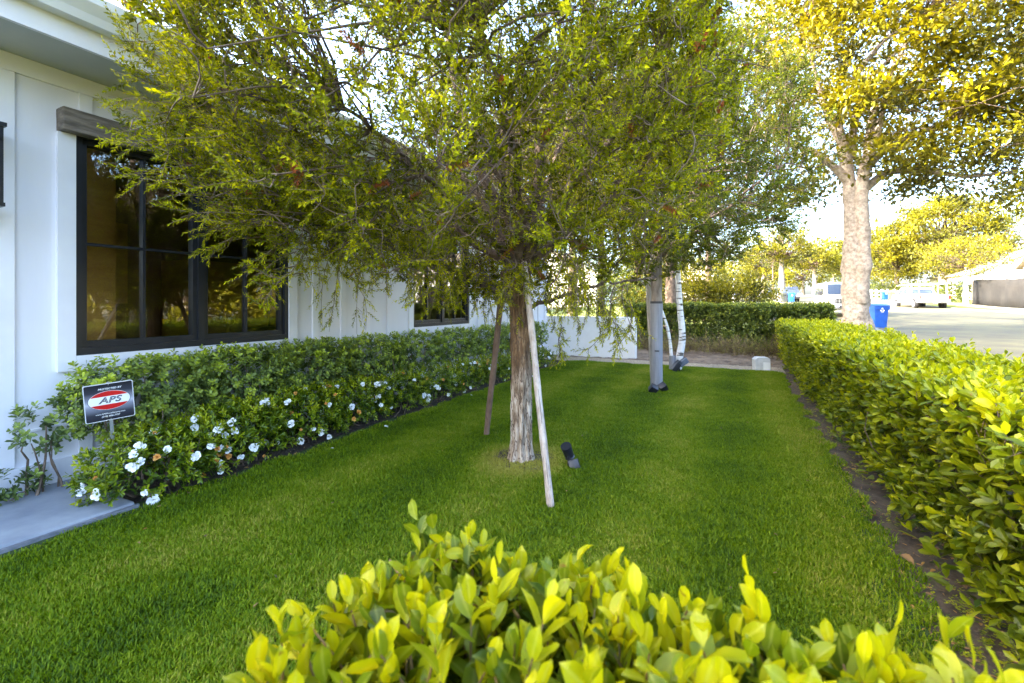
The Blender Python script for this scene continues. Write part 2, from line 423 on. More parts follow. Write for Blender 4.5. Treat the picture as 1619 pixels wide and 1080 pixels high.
# paper bark of the main tree: brown-red upper, whitish lower
def bark_mat():
    m, nt, p, out = new_mat('paper_bark')
    tc = nt.nodes.new("ShaderNodeTexCoord")
    mp = nt.nodes.new("ShaderNodeMapping"); mp.inputs['Scale'].default_value = (1, 1, .22)
    nt.links.new(tc.outputs['Object'], mp.inputs[0])
    nz = nt.nodes.new("ShaderNodeTexNoise"); nz.inputs['Scale'].default_value = 34; nz.inputs['Detail'].default_value = 10
    nz.inputs['Roughness'].default_value = .68
    nt.links.new(mp.outputs[0], nz.inputs[0])
    a = ramp(nt, nz.outputs[0], [(.32, (.10, .06, .035)), (.42, (.27, .18, .11)), (.54, (.50, .39, .29)), (.68, (.68, .59, .49))])
    b = ramp(nt, nz.outputs[0], [(.34, (.05, .026, .013)), (.5, (.17, .09, .04)), (.62, (.32, .20, .10)), (.75, (.46, .34, .22))])
    sp = nt.nodes.new("ShaderNodeSeparateXYZ"); nt.links.new(tc.outputs['Object'], sp.inputs[0])
    n2 = nt.nodes.new("ShaderNodeTexNoise"); n2.inputs['Scale'].default_value = 7; nt.links.new(tc.outputs['Object'], n2.inputs[0])
    ad = nt.nodes.new("ShaderNodeMath"); ad.operation = 'MULTIPLY_ADD'; ad.inputs[1].default_value = .5
    nt.links.new(n2.outputs[0], ad.inputs[0]); nt.links.new(sp.outputs[2], ad.inputs[2])
    mr = nt.nodes.new("ShaderNodeMapRange"); mr.inputs[1].default_value = .70; mr.inputs[2].default_value = 1.0
    nt.links.new(ad.outputs[0], mr.inputs[0])
    mx = nt.nodes.new("ShaderNodeMix"); mx.data_type = 'RGBA'
    nt.links.new(mr.outputs[0], mx.inputs[0]); nt.links.new(a, mx.inputs[6]); nt.links.new(b, mx.inputs[7])
    n4 = nt.nodes.new("ShaderNodeTexNoise"); n4.inputs['Scale'].default_value = 26; n4.inputs['Detail'].default_value = 4
    mp2 = nt.nodes.new("ShaderNodeMapping"); mp2.inputs['Scale'].default_value = (1, 1, .26); nt.links.new(tc.outputs['Object'], mp2.inputs[0]); nt.links.new(mp2.outputs[0], n4.inputs[0])
    sb = nt.nodes.new("ShaderNodeMath"); sb.operation = 'SUBTRACT'; sb.inputs[1].default_value = .5; nt.links.new(n4.outputs[0], sb.inputs[0])
    ab = nt.nodes.new("ShaderNodeMath"); ab.operation = 'ABSOLUTE'; nt.links.new(sb.outputs[0], ab.inputs[0])
    cr = nt.nodes.new("ShaderNodeMapRange"); cr.inputs[1].default_value = .004; cr.inputs[2].default_value = .034; nt.links.new(ab.outputs[0], cr.inputs[0])
    m3 = nt.nodes.new("ShaderNodeMix"); m3.data_type = 'RGBA'; m3.inputs[6].default_value = (.10, .06, .035, 1)
    nt.links.new(cr.outputs[0], m3.inputs[0]); nt.links.new(mx.outputs[2], m3.inputs[7])
    nt.links.new(m3.outputs[2], p.inputs['Base Color'])
    p.inputs['Roughness'].default_value = .9
    bp = nt.nodes.new("ShaderNodeBump"); bp.inputs['Strength'].default_value = .8; bp.inputs['Distance'].default_value = .012
    nt.links.new(nz.outputs[0], bp.inputs['Height']); nt.links.new(bp.outputs[0], p.inputs['Normal'])
    return m
M['paper_bark'] = bark_mat()

# clear window glass: transparent pane with mirror-like fresnel sheen
def glass_mat():
    m, nt, p, out = new_mat('window_glass')
    nt.nodes.remove(p)
    t = nt.nodes.new("ShaderNodeBsdfTransparent"); t.inputs[0].default_value = (.85, .84, .80, 1)
    g = nt.nodes.new("ShaderNodeBsdfGlossy"); g.inputs['Roughness'].default_value = .0; g.inputs[0].default_value = (.95, .95, .95, 1)
    f = nt.nodes.new("ShaderNodeFresnel"); f.inputs[0].default_value = 2.3
    nz = nt.nodes.new("ShaderNodeTexNoise"); nz.inputs['Scale'].default_value = 1.6
    tc = nt.nodes.new("ShaderNodeTexCoord"); nt.links.new(tc.outputs['Object'], nz.inputs[0])
    bp = nt.nodes.new("ShaderNodeBump"); bp.inputs['Strength'].default_value = .03; bp.inputs['Distance'].default_value = .02
    nt.links.new(nz.outputs[0], bp.inputs['Height']); nt.links.new(bp.outputs[0], g.inputs['Normal'])
    mx = nt.nodes.new("ShaderNodeMixShader")
    nt.links.new(f.outputs[0], mx.inputs[0]); nt.links.new(t.outputs[0], mx.inputs[1]); nt.links.new(g.outputs[0], mx.inputs[2])
    nt.links.new(mx.outputs[0], out.inputs[0])
    return m
M['glass'] = glass_mat()

# grass blades, tinted by mowing stripes and worn patches
def grass_mat():
    m, nt, p, out = new_mat('grass_blade')
    ge = nt.nodes.new("ShaderNodeNewGeometry")
    n1 = nt.nodes.new("ShaderNodeTexNoise"); n1.inputs['Scale'].default_value = 1.3; n1.inputs['Detail'].default_value = 4
    nt.links.new(ge.outputs['Position'], n1.inputs[0])
    n3 = nt.nodes.new("ShaderNodeTexNoise"); n3.inputs['Scale'].default_value = 9; n3.inputs['Detail'].default_value = 3
    nt.links.new(ge.outputs['Position'], n3.inputs[0])
    wv = nt.nodes.new("ShaderNodeTexWave"); wv.wave_type = 'BANDS'; wv.bands_direction = 'X'; wv.inputs['Scale'].default_value = .36
    wv.inputs['Distortion'].default_value = .6; wv.inputs['Detail'].default_value = 1
    nt.links.new(ge.outputs['Position'], wv.inputs[0])
    at = nt.nodes.new("ShaderNodeAttribute"); at.attribute_name = "tone"
    def madd(a, k, b):
        x = nt.nodes.new("ShaderNodeMath"); x.operation = 'MULTIPLY_ADD'
        nt.links.new(a, x.inputs[0]); x.inputs[1].default_value = k
        if b is None: x.inputs[2].default_value = 0
        else: nt.links.new(b, x.inputs[2])
        return x.outputs[0]
    s = madd(at.outputs['Fac'], .40, None)
    s = madd(n1.outputs[0], .52, s)
    s = madd(n3.outputs[0], .30, s)
    ds = nt.nodes.new("ShaderNodeVectorMath"); ds.operation = 'DISTANCE'; nt.links.new(ge.outputs['Position'], ds.inputs[0]); ds.inputs[1].default_value = (-1.36, 2.89, 0)
    mr = nt.nodes.new("ShaderNodeMapRange"); mr.inputs[1].default_value = .09; mr.inputs[2].default_value = .42; mr.inputs[3].default_value = .60; mr.inputs[4].default_value = 0
    nt.links.new(ds.outputs['Value'], mr.inputs[0]); s = madd(mr.outputs[0], 1.0, s)
    s = madd(wv.outputs[0], .17, s)
    col = ramp(nt, s, [(.42, (.040, .086, .0006)), (.62, (.130, .215, .0006)), (.84, (.235, .305, .0015)), (1.0, (.42, .38, .06))])
    nt.links.new(col, p.inputs['Base Color'])
    p.inputs['Roughness'].default_value = .55; p.inputs['Specular IOR Level'].default_value = .25
    tr = nt.nodes.new("ShaderNodeBsdfTranslucent"); nt.links.new(col, tr.inputs[0])
    mx = nt.nodes.new("ShaderNodeMixShader"); mx.inputs[0].default_value = .35
    nt.links.new(p.outputs[0], mx.inputs[1]); nt.links.new(tr.outputs[0], mx.inputs[2]); nt.links.new(mx.outputs[0], out.inputs[0])
    return m
M['grass'] = grass_mat()

# ------------------------------------------------------------------ ground
def gz(x, y):
    x = np.asarray(x, float); y = np.asarray(y, float)
    base = np.interp(y, [-80, 14, 20, 24, 32.5, 48, 57, 120, 300], [0, 0, .0, .06, .45, .82, 1.2, 3.0, 6.0])
    bank = .15 * np.clip((y - 9.0) / 1.7, 0, 1) * np.clip((2.6 - x) / 1.0, 0, 1) * np.clip((y - 8) / 1, 0, 1) * np.clip((22 - y) / 8, 0, 1)
    mound = .30 * np.exp(-(((x - 4.0) / 1.3) ** 2 + ((y - 21.6) / 2.6) ** 2))
    return base + bank + mound

def pix(px, py, Z):
    X = (px - 809.5) / 719.6 * Z
    return Vector((X * CS - Z * SN, X * SN + Z * CS, H - (py - 480) / 719.6 * Z))

def sheet(name, xs, ys, mat_, dz=0.0, mask=None, jag=None, **k):
    X, Y = np.meshgrid(xs, ys)
    if jag is not None: X = X + jag(X, Y)
    Z = gz(X, Y) + dz
    V = np.stack([X, Y, Z], -1).reshape(-1, 3)
    n, m_ = len(ys), len(xs)
    i = np.arange(n * m_).reshape(n, m_)
    F = np.stack([i[:-1, :-1], i[:-1, 1:], i[1:, 1:], i[1:, :-1]], -1).reshape(-1, 4)
    return link(name, mesh_np(name, V, F, smooth=True), mat_, **k)

gx = np.concatenate([np.linspace(-300, -14, 12), np.linspace(-12, 30, 85), np.linspace(34, 500, 20)])
gy = np.concatenate([np.linspace(-200, -12, 8), np.linspace(-10, 60, 141), np.linspace(64, 800, 30)])
sheet('ground', gx, gy, M['ground'], dz=-.03, kind='structure')
# ------------------------------------------------------------------ yard surfaces
LX0, LX1, LY0, LY1 = -2.92, .585, .55, 8.35
yy = np.linspace(-1.0, LY1, 120)
def edge_jag(X, Y):
    t = (X > 0) * (.02 * np.sin(Y * 5.1) + .012 * np.sin(Y * 13)) + (X < -2) * (.03 * np.sin(Y * 3.3 + 1) + .015 * np.sin(Y * 9))
    return t
sheet('lawn_soil', np.linspace(LX0, LX1, 24), yy, mat('lawn_soil', (.02, .04, .004), (.04, .07, .006), scale=12, rough=.95, bump=.6), dz=.006, jag=edge_jag, kind='structure')
def rough_sheet(name, x0, x1, y0, y1, st, mat_, amp, dz):
    xs = np.arange(x0, x1 + st, st); ys = np.arange(y0, y1 + st, st)
    X, Y = np.meshgrid(xs, ys)
    Z = gz(X, Y) + dz + amp * (np.array([mnoise.noise((a * 6, b * 6, 0)) + .5 * mnoise.noise((a * 19, b * 19, 3)) for a, b in zip(X.ravel(), Y.ravel())]).reshape(X.shape))
    n, m_ = X.shape; i = np.arange(n * m_).reshape(n, m_)
    F = np.stack([i[:-1, :-1], i[:-1, 1:], i[1:, 1:], i[1:, :-1]], -1).reshape(-1, 4)
    return link(name, mesh_np(name, np.stack([X, Y, Z], -1).reshape(-1, 3), F, smooth=True), mat_, kind='structure')
rough_sheet('soil_bed', .5, 1.7, -.6, 11.6, .05, M['soil'], .012, -.012)
rough_sheet('planting_bed', -3.64, -2.84, 1.3, 9.1, .05, M['soil_dark'], .014, -.016)
rough_sheet('earth_bank', -3.6, 2.2, 8.9, 14.0, .09, M['dirt'], .03, .0)
rough_sheet('gravel_path', -3.6, .70, 8.3, 9.0, .05, M['gravel'], .006, .004)

# concrete walk slab by the house
w = MB().box(-3.66, -2.90, -3.0, .62, -.10, .035, bev=.012)
w2 = MB().box(-3.66, -2.90, .628, 1.30, -.10, .035, bev=.012)
walk = empty('walkway', (0, 0, 0), kind='structure')
w.build('slab', M['concrete'], walk); w2.build('slab', M['concrete'], walk)
MB().box(-2.898, -2.878, -3.0, 1.31, -.10, .022).build('joint_strip', M['concrete_edge'], walk)

# grass: a patch of blades repeated over the lawn
def grass_tile(n=1900, rad=.20):
    r = rad * np.sqrt(R.uniform(0, 1, n)); a = R.uniform(0, 6.283, n)
    P = np.stack([r * np.cos(a), r * np.sin(a), np.zeros(n)], -1)
    h = R.uniform(.012, .027, n); w = R.uniform(.0016, .0030, n)
    az = R.uniform(0, 6.283, n); lean = R.uniform(.1, 1.0, n) * h
    side = np.stack([np.cos(az), np.sin(az), 0 * az], -1); fw = np.stack([-np.sin(az), np.cos(az), 0 * az], -1)
    up = np.array([0, 0, 1.])
    v0 = P - side * w[:, None]; v1 = P + side * w[:, None]
    mid = P + up * (h * .6)[:, None] + fw * (lean * .35)[:, None]
    v2 = mid + side * (w * .8)[:, None]; v3 = mid - side * (w * .8)[:, None]
    v4 = P + up * (h * .95)[:, None] + fw * lean[:, None]
    V = np.stack([v0, v1, v2, v3, v4], 1).reshape(-1, 3)
    F = (np.array([(0, 1, 2), (0, 2, 3), (3, 2, 4)])[None] + (np.arange(n) * 5)[:, None, None]).reshape(-1, 3)
    return V, F, np.repeat(R.uniform(0, 1, n), 5)
V, F, tn = grass_tile()
gm = mesh_np('lawn_grass', V, F, tone=tn, smooth=True)
grass = link('lawn_grass', gm, M['grass'], label='short mown green lawn between the flower bed and the clipped hedge', cat='grass', kind='stuff')
ng = bpy.data.node_groups.new("grass_scatter", 'GeometryNodeTree')
ng.interface.new_socket("Geometry", in_out='INPUT', socket_type='NodeSocketGeometry')
ng.interface.new_socket("Geometry", in_out='OUTPUT', socket_type='NodeSocketGeometry')
gi = ng.nodes.new("NodeGroupInput"); go = ng.nodes.new("NodeGroupOutput")
ax0, ax1, ay0, ay1 = LX0 + .24, LX1 - .15, LY0 + .0, LY1 - .15
nx_, ny_ = 21, 48
gr = ng.nodes.new("GeometryNodeMeshGrid")
gr.inputs['Size X'].default_value = ax1 - ax0; gr.inputs['Size Y'].default_value = ay1 - ay0
gr.inputs['Vertices X'].default_value = nx_; gr.inputs['Vertices Y'].default_value = ny_
sp = ng.nodes.new("GeometryNodeSetPosition")
rv = ng.nodes.new("FunctionNodeRandomValue"); rv.data_type = 'FLOAT_VECTOR'
rv.inputs[0].default_value = (-.05, -.05, 0); rv.inputs[1].default_value = (.05, .05, 0)
iop = ng.nodes.new("GeometryNodeInstanceOnPoints")
rr = ng.nodes.new("FunctionNodeRandomValue"); rr.data_type = 'FLOAT_VECTOR'
rr.inputs[0].default_value = (0, 0, 0); rr.inputs[1].default_value = (0, 0, 6.283)
rs = ng.nodes.new("FunctionNodeRandomValue"); rs.data_type = 'FLOAT_VECTOR'
rs.inputs[0].default_value = (.92, .92, .75); rs.inputs[1].default_value = (1.08, 1.08, 1.15)
for s_ in (rv, rr, rs): pass
rr.inputs['Seed'].default_value = 3; rs.inputs['Seed'].default_value = 9
L_ = ng.links.new
L_(gr.outputs['Mesh'], sp.inputs['Geometry']); L_(rv.outputs[0], sp.inputs['Offset'])
L_(sp.outputs[0], iop.inputs['Points']); L_(gi.outputs[0], iop.inputs['Instance'])
L_(rr.outputs[0], iop.inputs['Rotation']); L_(rs.outputs[0], iop.inputs['Scale'])
# no blades in the worn ring round the big trunk
ps = ng.nodes.new("GeometryNodeInputPosition")
vd = ng.nodes.new("ShaderNodeVectorMath"); vd.operation = 'DISTANCE'; vd.inputs[1].default_value = (-1.36 - (ax0 + ax1) / 2, 2.89 - (ay0 + ay1) / 2, 0)
cmp_ = ng.nodes.new("FunctionNodeCompare"); cmp_.operation = 'LESS_THAN'; cmp_.inputs[1].default_value = .20
de = ng.nodes.new("GeometryNodeDeleteGeometry")
L_(ps.outputs[0], vd.inputs[0]); L_(vd.outputs['Value'], cmp_.inputs[0]); L_(cmp_.outputs[0], de.inputs['Selection'])
L_(sp.outputs[0], de.inputs['Geometry']); L_(de.outputs[0], iop.inputs['Points'])
L_(iop.outputs[0], go.inputs[0])
md = grass.modifiers.new("scatter", 'NODES'); md.node_group = ng
grass.location = ((ax0 + ax1) / 2, (ay0 + ay1) / 2, .004)

rough_sheet('bare_soil', -1.56, -1.16, 2.69, 3.09, .02, M['soil'], .008, .013)

# ------------------------------------------------------------------ the house
WX = -3.65
house = empty('house', (WX, 1.0, 0), label='white board and batten house with black windows and gutter', cat='house')
def hp(mb, name, m, parent=None, **k):
    o = mb.build(name, m, parent or house, **k)
    if parent is None: o.location = (-WX, -1.0, 0)
    return o
WIN = [(1.32, 2.80, .78, 2.16), (4.57, 5.90, .80, 2.16)]
Y0, Y1, ZT = -6.0, 9.1, 2.5
# wall panels around the two windows
wl = MB()
segs = [(Y0, 1.32, 0, ZT), (1.32, 2.80, 0, .78), (1.32, 2.80, 2.16, ZT), (2.80, 4.57, 0, ZT), (4.57, 5.90, 0, .80), (4.57, 5.90, 2.16, ZT), (5.90, Y1, 0, ZT)]
for a, b, c, d in segs: wl.box(WX - .14, WX, a, b, c, d)
hp(wl, 'wall', M['white_board'])
hp(MB().box(WX, WX + .018, Y0, Y1, 2.40, 2.498), 'frieze_board', M['white_trim'])
hp(MB().box(WX, WX + .018, Y0, Y1, .02, .17), 'skirt_board', M['white_trim'])
hp(MB().box(WX, WX + .014, Y0, Y1, .36, .372), 'skirt_board', M['white_trim'])
k = 0
for i in range(-8, 24):
    y = 1.025 + .345 * i
    if y > Y1 - .05: break
    spans = [(.172, 2.398)]
    for (a, b, c, d) in WIN:
        if a - .12 < y < b + .12: spans = [(.172, c - .10)] + ([(2.275, 2.398)] if a < 2 else [(d + .09, 2.398)])
    for z0, z1 in spans:
        hp(MB().box(WX, WX + .02, y - .033, y + .033, z0, z1, bev=.003), 'batten', M['white_trim'])
# eave
hp(MB().box(WX - .2, WX + .45, Y0, Y1 + .3, 2.50, 2.515), 'soffit', M['soffit'])
hp(MB().box(WX + .45, WX + .475, Y0, Y1 + .3, 2.485, 2.64), 'fascia', M['white_trim'])
gprof = [(WX + .476, 2.60), (WX + .55, 2.60), (WX + .565, 2.64), (WX + .60, 2.69), (WX + .60, 2.735), (WX + .588, 2.735), (WX + .588, 2.70), (WX + .555, 2.65), (WX + .54, 2.612), (WX + .488, 2.612), (WX + .488, 2.735), (WX + .476, 2.735)]
hp(MB().prism(gprof, Y0, Y1 + .3, 'y'), 'gutter', M['gutter'])
hp(MB().prism([(WX + .47, 2.66), (WX - 5.0, 4.05), (WX - 5.0, 3.9), (WX + .47, 2.64)], Y0, Y1 + .3, 'y'), 'roof', M['shingle'])
# unseen two-storey block, added to keep the sun off the yard
wg = MB().box(-13.0, -7.2, -12.0, .6, 0, 5.6).prism([(-13.2, 5.6), (-7.0, 5.6), (-10.1, 7.6)], -12.2, .8, 'y')
hp(wg, 'shade_wing', M['white_board'])
# rear / end walls closing the low part
hp(MB().box(-8.6, -8.5, Y0, Y1, 0, 3.9), 'rear_wall', M['white_board'])
hp(MB().prism([(-8.5, 0), (WX - .14, 0), (WX - .14, 2.5), (-8.5, 3.9)], Y1 - .1, Y1, 'y'), 'end_wall', M['white_board'])

def make_window(a, b, c, d, beam):
    f = MB(); x1 = WX + .012; x0 = WX - .09; t = .034
    f.box(x0, x1, a, a + t, c, d).box(x0, x1, b - t, b, c, d).box(x0, x1, a + t, b - t, c, c + t + .01).box(x0, x1, a + t, b - t, d - t, d)
    m = (a + b) / 2
    f.box(x0, x1 - .004, m - .024, m + .024, c + t + .01, d - t)
    w_ = hp(f, 'window', M['black_frame'])
    for s0, s1 in ((a + t, m - .024), (m + .024, b - t)):
        sx0, sx1 = x0 + .02, x1 - .022; q = .030; z0, z1 = c + t + .01, d - t
        sash = MB().box(sx0, sx1, s0, s0 + q, z0, z1).box(sx0, sx1, s1 - q, s1, z0, z1).box(sx0, sx1, s0 + q, s1 - q, z0, z0 + q + .01).box(sx0, sx1, s0 + q, s1 - q, z1 - q, z1)
        sash.build('sash', M['black_frame'], w_)
        ym, zm = (s0 + s1) / 2, (z0 + z1) / 2 + .0
        xa, xb = sx0 + .018, sx1 - .004
        MB().box(xa, xb, ym - .008, ym + .008, z0 + q + .01, z1 - q).build('muntin', M['black_frame'], w_)
        MB().box(xa + .001, xb - .001, s0 + q, ym - .008, zm - .008, zm + .008).build('muntin', M['black_frame'], w_)
        MB().box(xa + .001, xb - .001, ym + .008, s1 - q, zm - .008, zm + .008).build('muntin', M['black_frame'], w_)
        for (p0, p1) in ((s0 + q, ym - .008), (ym + .008, s1 - q)):
            for (r0, r1) in ((z0 + q + .01, zm - .008), (zm + .008, z1 - q)):
                px_ = sx0 + .03
                V = [(px_, p0, r0), (px_, p1, r0), (px_, p1, r1), (px_, p0, r1)]
                link('pane', mesh_np('pane', V, [(0, 1, 2, 3)]), M['glass'], w_)
    # casing
    e = .085
    hp(MB().box(WX, WX + .026, a - e, a - .001, c - .09, 2.13 if beam else d + e), 'window_casing', M['white_trim'])
    hp(MB().box(WX, WX + .026, b + .001, b + e, c - .09, 2.13 if beam else d + e), 'window_casing', M['white_trim'])
    hp(MB().box(WX, WX + .028, a, b, c - .09, c - .001), 'window_casing', M['white_trim'])
    if not beam: hp(MB().box(WX, WX + .028, a, b, d + .001, d + e), 'window_casing', M['white_trim'])
make_window(*WIN[0], True)
make_window(*WIN[1], False)
bmx = MB().box(WX + .001, WX + .10, 1.235, 2.95, 2.13, 2.265, bev=.006)
bmesh.ops.subdivide_edges(bmx.bm, edges=bmx.bm.edges[:], cuts=5, use_grid_fill=True)
for v in bmx.bm.verts:
    v.co.z += .005 * mnoise.noise(v.co * 9); v.co.x += .004 * mnoise.noise(v.co * 14 + Vector((3, 3, 3)))
hp(bmx, 'header_beam', M['beam'])
# rooms behind the windows
rm = MB()
rm.box(-5.7, -5.6, .4, 7.6, .02, 2.49)
rm.box(-5.6, WX - .16, .4, 7.6, .0, .05).box(-5.6, WX - .16, .4, 7.6, 2.44, 2.49)
rm.box(-5.6, WX - .16, .3, .4, .05, 2.44).box(-5.6, WX - .16, 7.6, 7.7, .05, 2.44).box(-5.6, WX - .9, 3.6, 3.7, .05, 2.44)
hp(rm, 'room_shell', M['room'])
hp(MB().box(WX - .30, WX - .22, 1.50, 1.62, .05, 2.43).box(WX - .34, WX - .20, 1.44, 1.50, .05, 2.43), 'curtain', M['room_wood'])
hp(MB().box(-5.5, -5.0, 2.7, 3.58, .05, 1.55).box(-5.59, -5.5, 1.6, 2.4, 1.1, 1.9), 'cabinet', M['room_wood'])
hp(MB().box(-4.6, -4.1, 3.0, 3.55, .05, .85), 'cabinet', M['room_light'])

# wall lantern at the left edge
lan = empty('wall_lantern', (WX, .883, 1.6), label='black framed wall lantern mounted on white siding', cat='lamp')
lm = MB(); x0, x1, a, b, z0, z1 = .06, .20, -.08, .08, .03, .43
for xx in (x0, x1 - .014):
    for ya in (a, b - .014): lm.box(xx, xx + .014, ya, ya + .014, z0, z1)
lm.box(x0 - .01, x1 + .01, a - .01, b + .01, z1, z1 + .02).box(x0 - .005, x1 + .005, a - .005, b + .005, z0 - .02, z0)
lm.box(x0, x1, a, a + .008, z1 - .075, z1 - .065).box(x0, x1, b - .008, b, z1 - .075, z1 - .065).box(x1 - .008, x1, a + .008, b - .008, z1 - .075, z1 - .065)
lm.build('lantern_frame', M['black_frame'], lan)
MB().box(.022, .034, -.055, .055, .1, .36).box(.034, .07, -.012, .012, .30, .33).build('back_plate', M['black_frame'], lan)
MB().cyl((.13, 0, .13), .014, .12).build('candle', M['paint_white'], lan)

# low white garden wall beyond the lawn
gw = empty('garden_wall', (-2.75, 9.18, 0), label='low white stucco garden wall at far end of lawn', cat='wall')
MB().box(-1.2, .97, -.08, .08, -.05, .83, bev=.01).build('wall_panel', M['stucco'], gw)

# ------------------------------------------------------------------ security yard sign
SX, SY = -3.10, 1.27
sg = empty('yard_sign', (SX, SY, 0), math.atan2(-SX, SY) + math.radians(0) , label='black and silver security yard sign with red oval by the flowers', cat='sign')
# sign faces the camera: local -Y looks at the camera
sg.rotation_euler = (0, 0, math.atan2(-SY, -SX) + math.pi / 2 + math.radians(4))
sg.scale = (.80, .80, .80)
def sign_mat():
    m, nt, p, out = new_mat('sign_face')
    tc = nt.nodes.new("ShaderNodeTexCoord"); sp = nt.nodes.new("ShaderNodeSeparateXYZ"); nt.links.new(tc.outputs['Generated'], sp.inputs[0])
    a = nt.nodes.new("ShaderNodeMath"); a.operation = 'SUBTRACT'; a.inputs[1].default_value = .48; nt.links.new(sp.outputs[2], a.inputs[0])
    b = nt.nodes.new("ShaderNodeMath"); b.operation = 'ABSOLUTE'; nt.links.new(a.outputs[0], b.inputs[0])
    nt.links.new(ramp(nt, b.outputs[0], [(0, (.46, .47, .56)), (.10, (.22, .23, .30)), (.30, (.03, .032, .05)), (.5, (.008, .008, .016))]), p.inputs['Base Color'])
    p.inputs['Roughness'].default_value = .35
    return m
SM = sign_mat()

def rounded(w, h, r, n=5):
    P = []
    for cx, cz, a0 in ((w - r, h - r, 0), (-w + r, h - r, 90), (-w + r, -h + r, 180), (w - r, -h + r, 270)):
        for i in range(n + 1):
            a = math.radians(a0 + 90 * i / n); P.append((cx + r * math.cos(a), cz + r * math.sin(a)))
    return P
SC, SWD, SHT = .70, .130, .130
Rz = Matrix.Translation((0, 0, SC)) @ Matrix.Rotation(math.radians(-4.0), 4, 'Y') @ Matrix.Rotation(math.radians(4), 4, 'X')
def sp_(mb, name, m, dy=0):
    o = mb.build(name, m, sg); o.matrix_local = Rz; return o
sp_(MB().prism(rounded(SWD, SHT, .012), .0, .004, 'y'), 'panel', M['sign_edge'])
sp_(MB().prism(rounded(SWD - .005, SHT - .005, .009), -.0015, -.0002, 'y'), 'sign_face', SM)
def ell(a, b, n=48): return [(a * math.cos(i * 2 * math.pi / n), .012 + b * math.sin(i * 2 * math.pi / n)) for i in range(n)]
sp_(MB().prism(ell(.112, .0675), -.0022, -.0016, 'y'), 'emblem', M['sign_navy'])
sp_(MB().prism(ell(.1095, .0655), -.0028, -.0023, 'y'), 'emblem', M['sign_white'])
sp_(MB().prism(ell(.1075, .0635), -.0034, -.0029, 'y'), 'emblem', M['sign_red'])
band = []
hb = .028
for s in (1, -1):
    a0 = math.asin(hb / .0635)
    for i in range(13):
        t = -a0 + 2 * a0 * i / 12
        band.append((s * .1076 * math.cos(t), .012 + s * .0636 * math.sin(t)))
sp_(MB().prism(band, -.0040, -.0035, 'y'), 'emblem', M['sign_white'])
def text(s, size, x, z, m, y=-.0026, shear=.25, xs=1.0, off=0.0, bold=0.0):
    c = bpy.data.curves.new('lettering', 'FONT'); c.body = s; c.size = size; c.align_x = 'CENTER'; c.align_y = 'CENTER'
    c.shear = shear; c.extrude = .0003; c.offset = bold; c.resolution_u = 3; c.space_character = 1.05
    t = bpy.data.objects.new('tmp_text', c); COL.objects.link(t)
    dg = bpy.context.evaluated_depsgraph_get()
    me = bpy.data.meshes.new_from_object(t.evaluated_get(dg)); bpy.data.objects.remove(t)
    me.transform(Matrix.Translation((x, y, z)) @ Matrix.Rotation(math.pi / 2, 4, 'X') @ Matrix.Diagonal((xs, 1, 1, 1)))
    me.materials.clear()
    o = link('lettering', me, m, sg); o.matrix_local = Rz; return o
text('PROTECTED BY', .0165, 0.005, .092, M['sign_white'], bold=.0004)
text('APS', .056, .002, .012, M['sign_navy'], y=-.0046, xs=1.2, bold=.0016)
text('APS', .056, .002, .012, M['sign_white'], y=-.0052, xs=1.2, bold=-.0021)
text('HOME SECURITY', .0135, .0, -.068, M['sign_dim'], xs=1.25, bold=.0003)
text('www.APSHomeSecurity.com', .0125, .0, -.080, M['sign_white'], bold=.0002)
text('(310) 606-7727', .0145, .0, -.099, M['sign_white'], bold=.0003)
sp_(MB().cyl((0, -.003, .119), .003, .002, axis='y').cyl((0, -.003, -.119), .003, .002, axis='y'), 'bolt', M['grey_metal'])
sp_(MB().box(-.010, .010, .005, .009, -.70, .137), 'stake', M['grey_metal'])
# ------------------------------------------------------------------ big tree on the lawn
def curve_paths(A, B, k=7, sag=0.0, wob=.08, up=None):
    """curved polylines from A (n,3) to B (n,3)"""
    n = len(A); t = np.linspace(0, 1, k)[None, :, None]
    P = A[:, None] * (1 - t) + B[:, None] * t
    L = np.linalg.norm(B - A, axis=1)[:, None, None]
    P[..., 2:3] += sag * 4 * t * (1 - t) * L
    for f in (1, 2, 3):
        P = P + np.sin(t * math.pi * f) * R.normal(0, wob / f, (n, 1, 3)) * L
    return P

def trunk_mesh(name, path, rads, sides, mat_, parent, amp=.012, fz=3.0, seed=0, flare=0.0):
    path = np.array(path, float); k = 110
    t = np.linspace(0, 1, len(path)); tt = np.linspace(0, 1, k)
    P = np.stack([np.interp(tt, t, path[:, i]) for i in range(3)], -1)
    for _ in range(6): P[1:-1] = (P[:-2] + P[1:-1] * 2 + P[2:]) / 4
    r = np.interp(tt, t, rads)
    V, F = tubes(P[None], r[None], sides)
    V = V.reshape(k, sides, 3)
    for i in range(k):
        c = P[i]
        for j in range(sides):
            d = V[i, j] - c; L = np.linalg.norm(d); d = d / L
            z = c[2]
            q = Vector((d[0] * 2.2 + seed, d[1] * 2.2, z * fz))
            g = mnoise.noise(q) * 1.0
            q2 = Vector((d[0] * 7 + seed, d[1] * 7, z * fz * 1.8))
            ridge = abs(mnoise.noise(q2)) * 2 - .4
            q3 = Vector((d[0] * 18, d[1] * 18 + seed, z * fz * 4))
            dd = amp * (g * .9 - ridge * .9 + mnoise.noise(q3) * .45) + flare * math.exp(-z / .08) * (1 + .6 * mnoise.noise(q))
            V[i, j] = c + d * (L + dd)
    return link(name, mesh_np(name, V.reshape(-1, 3), F, smooth=True), mat_, parent)

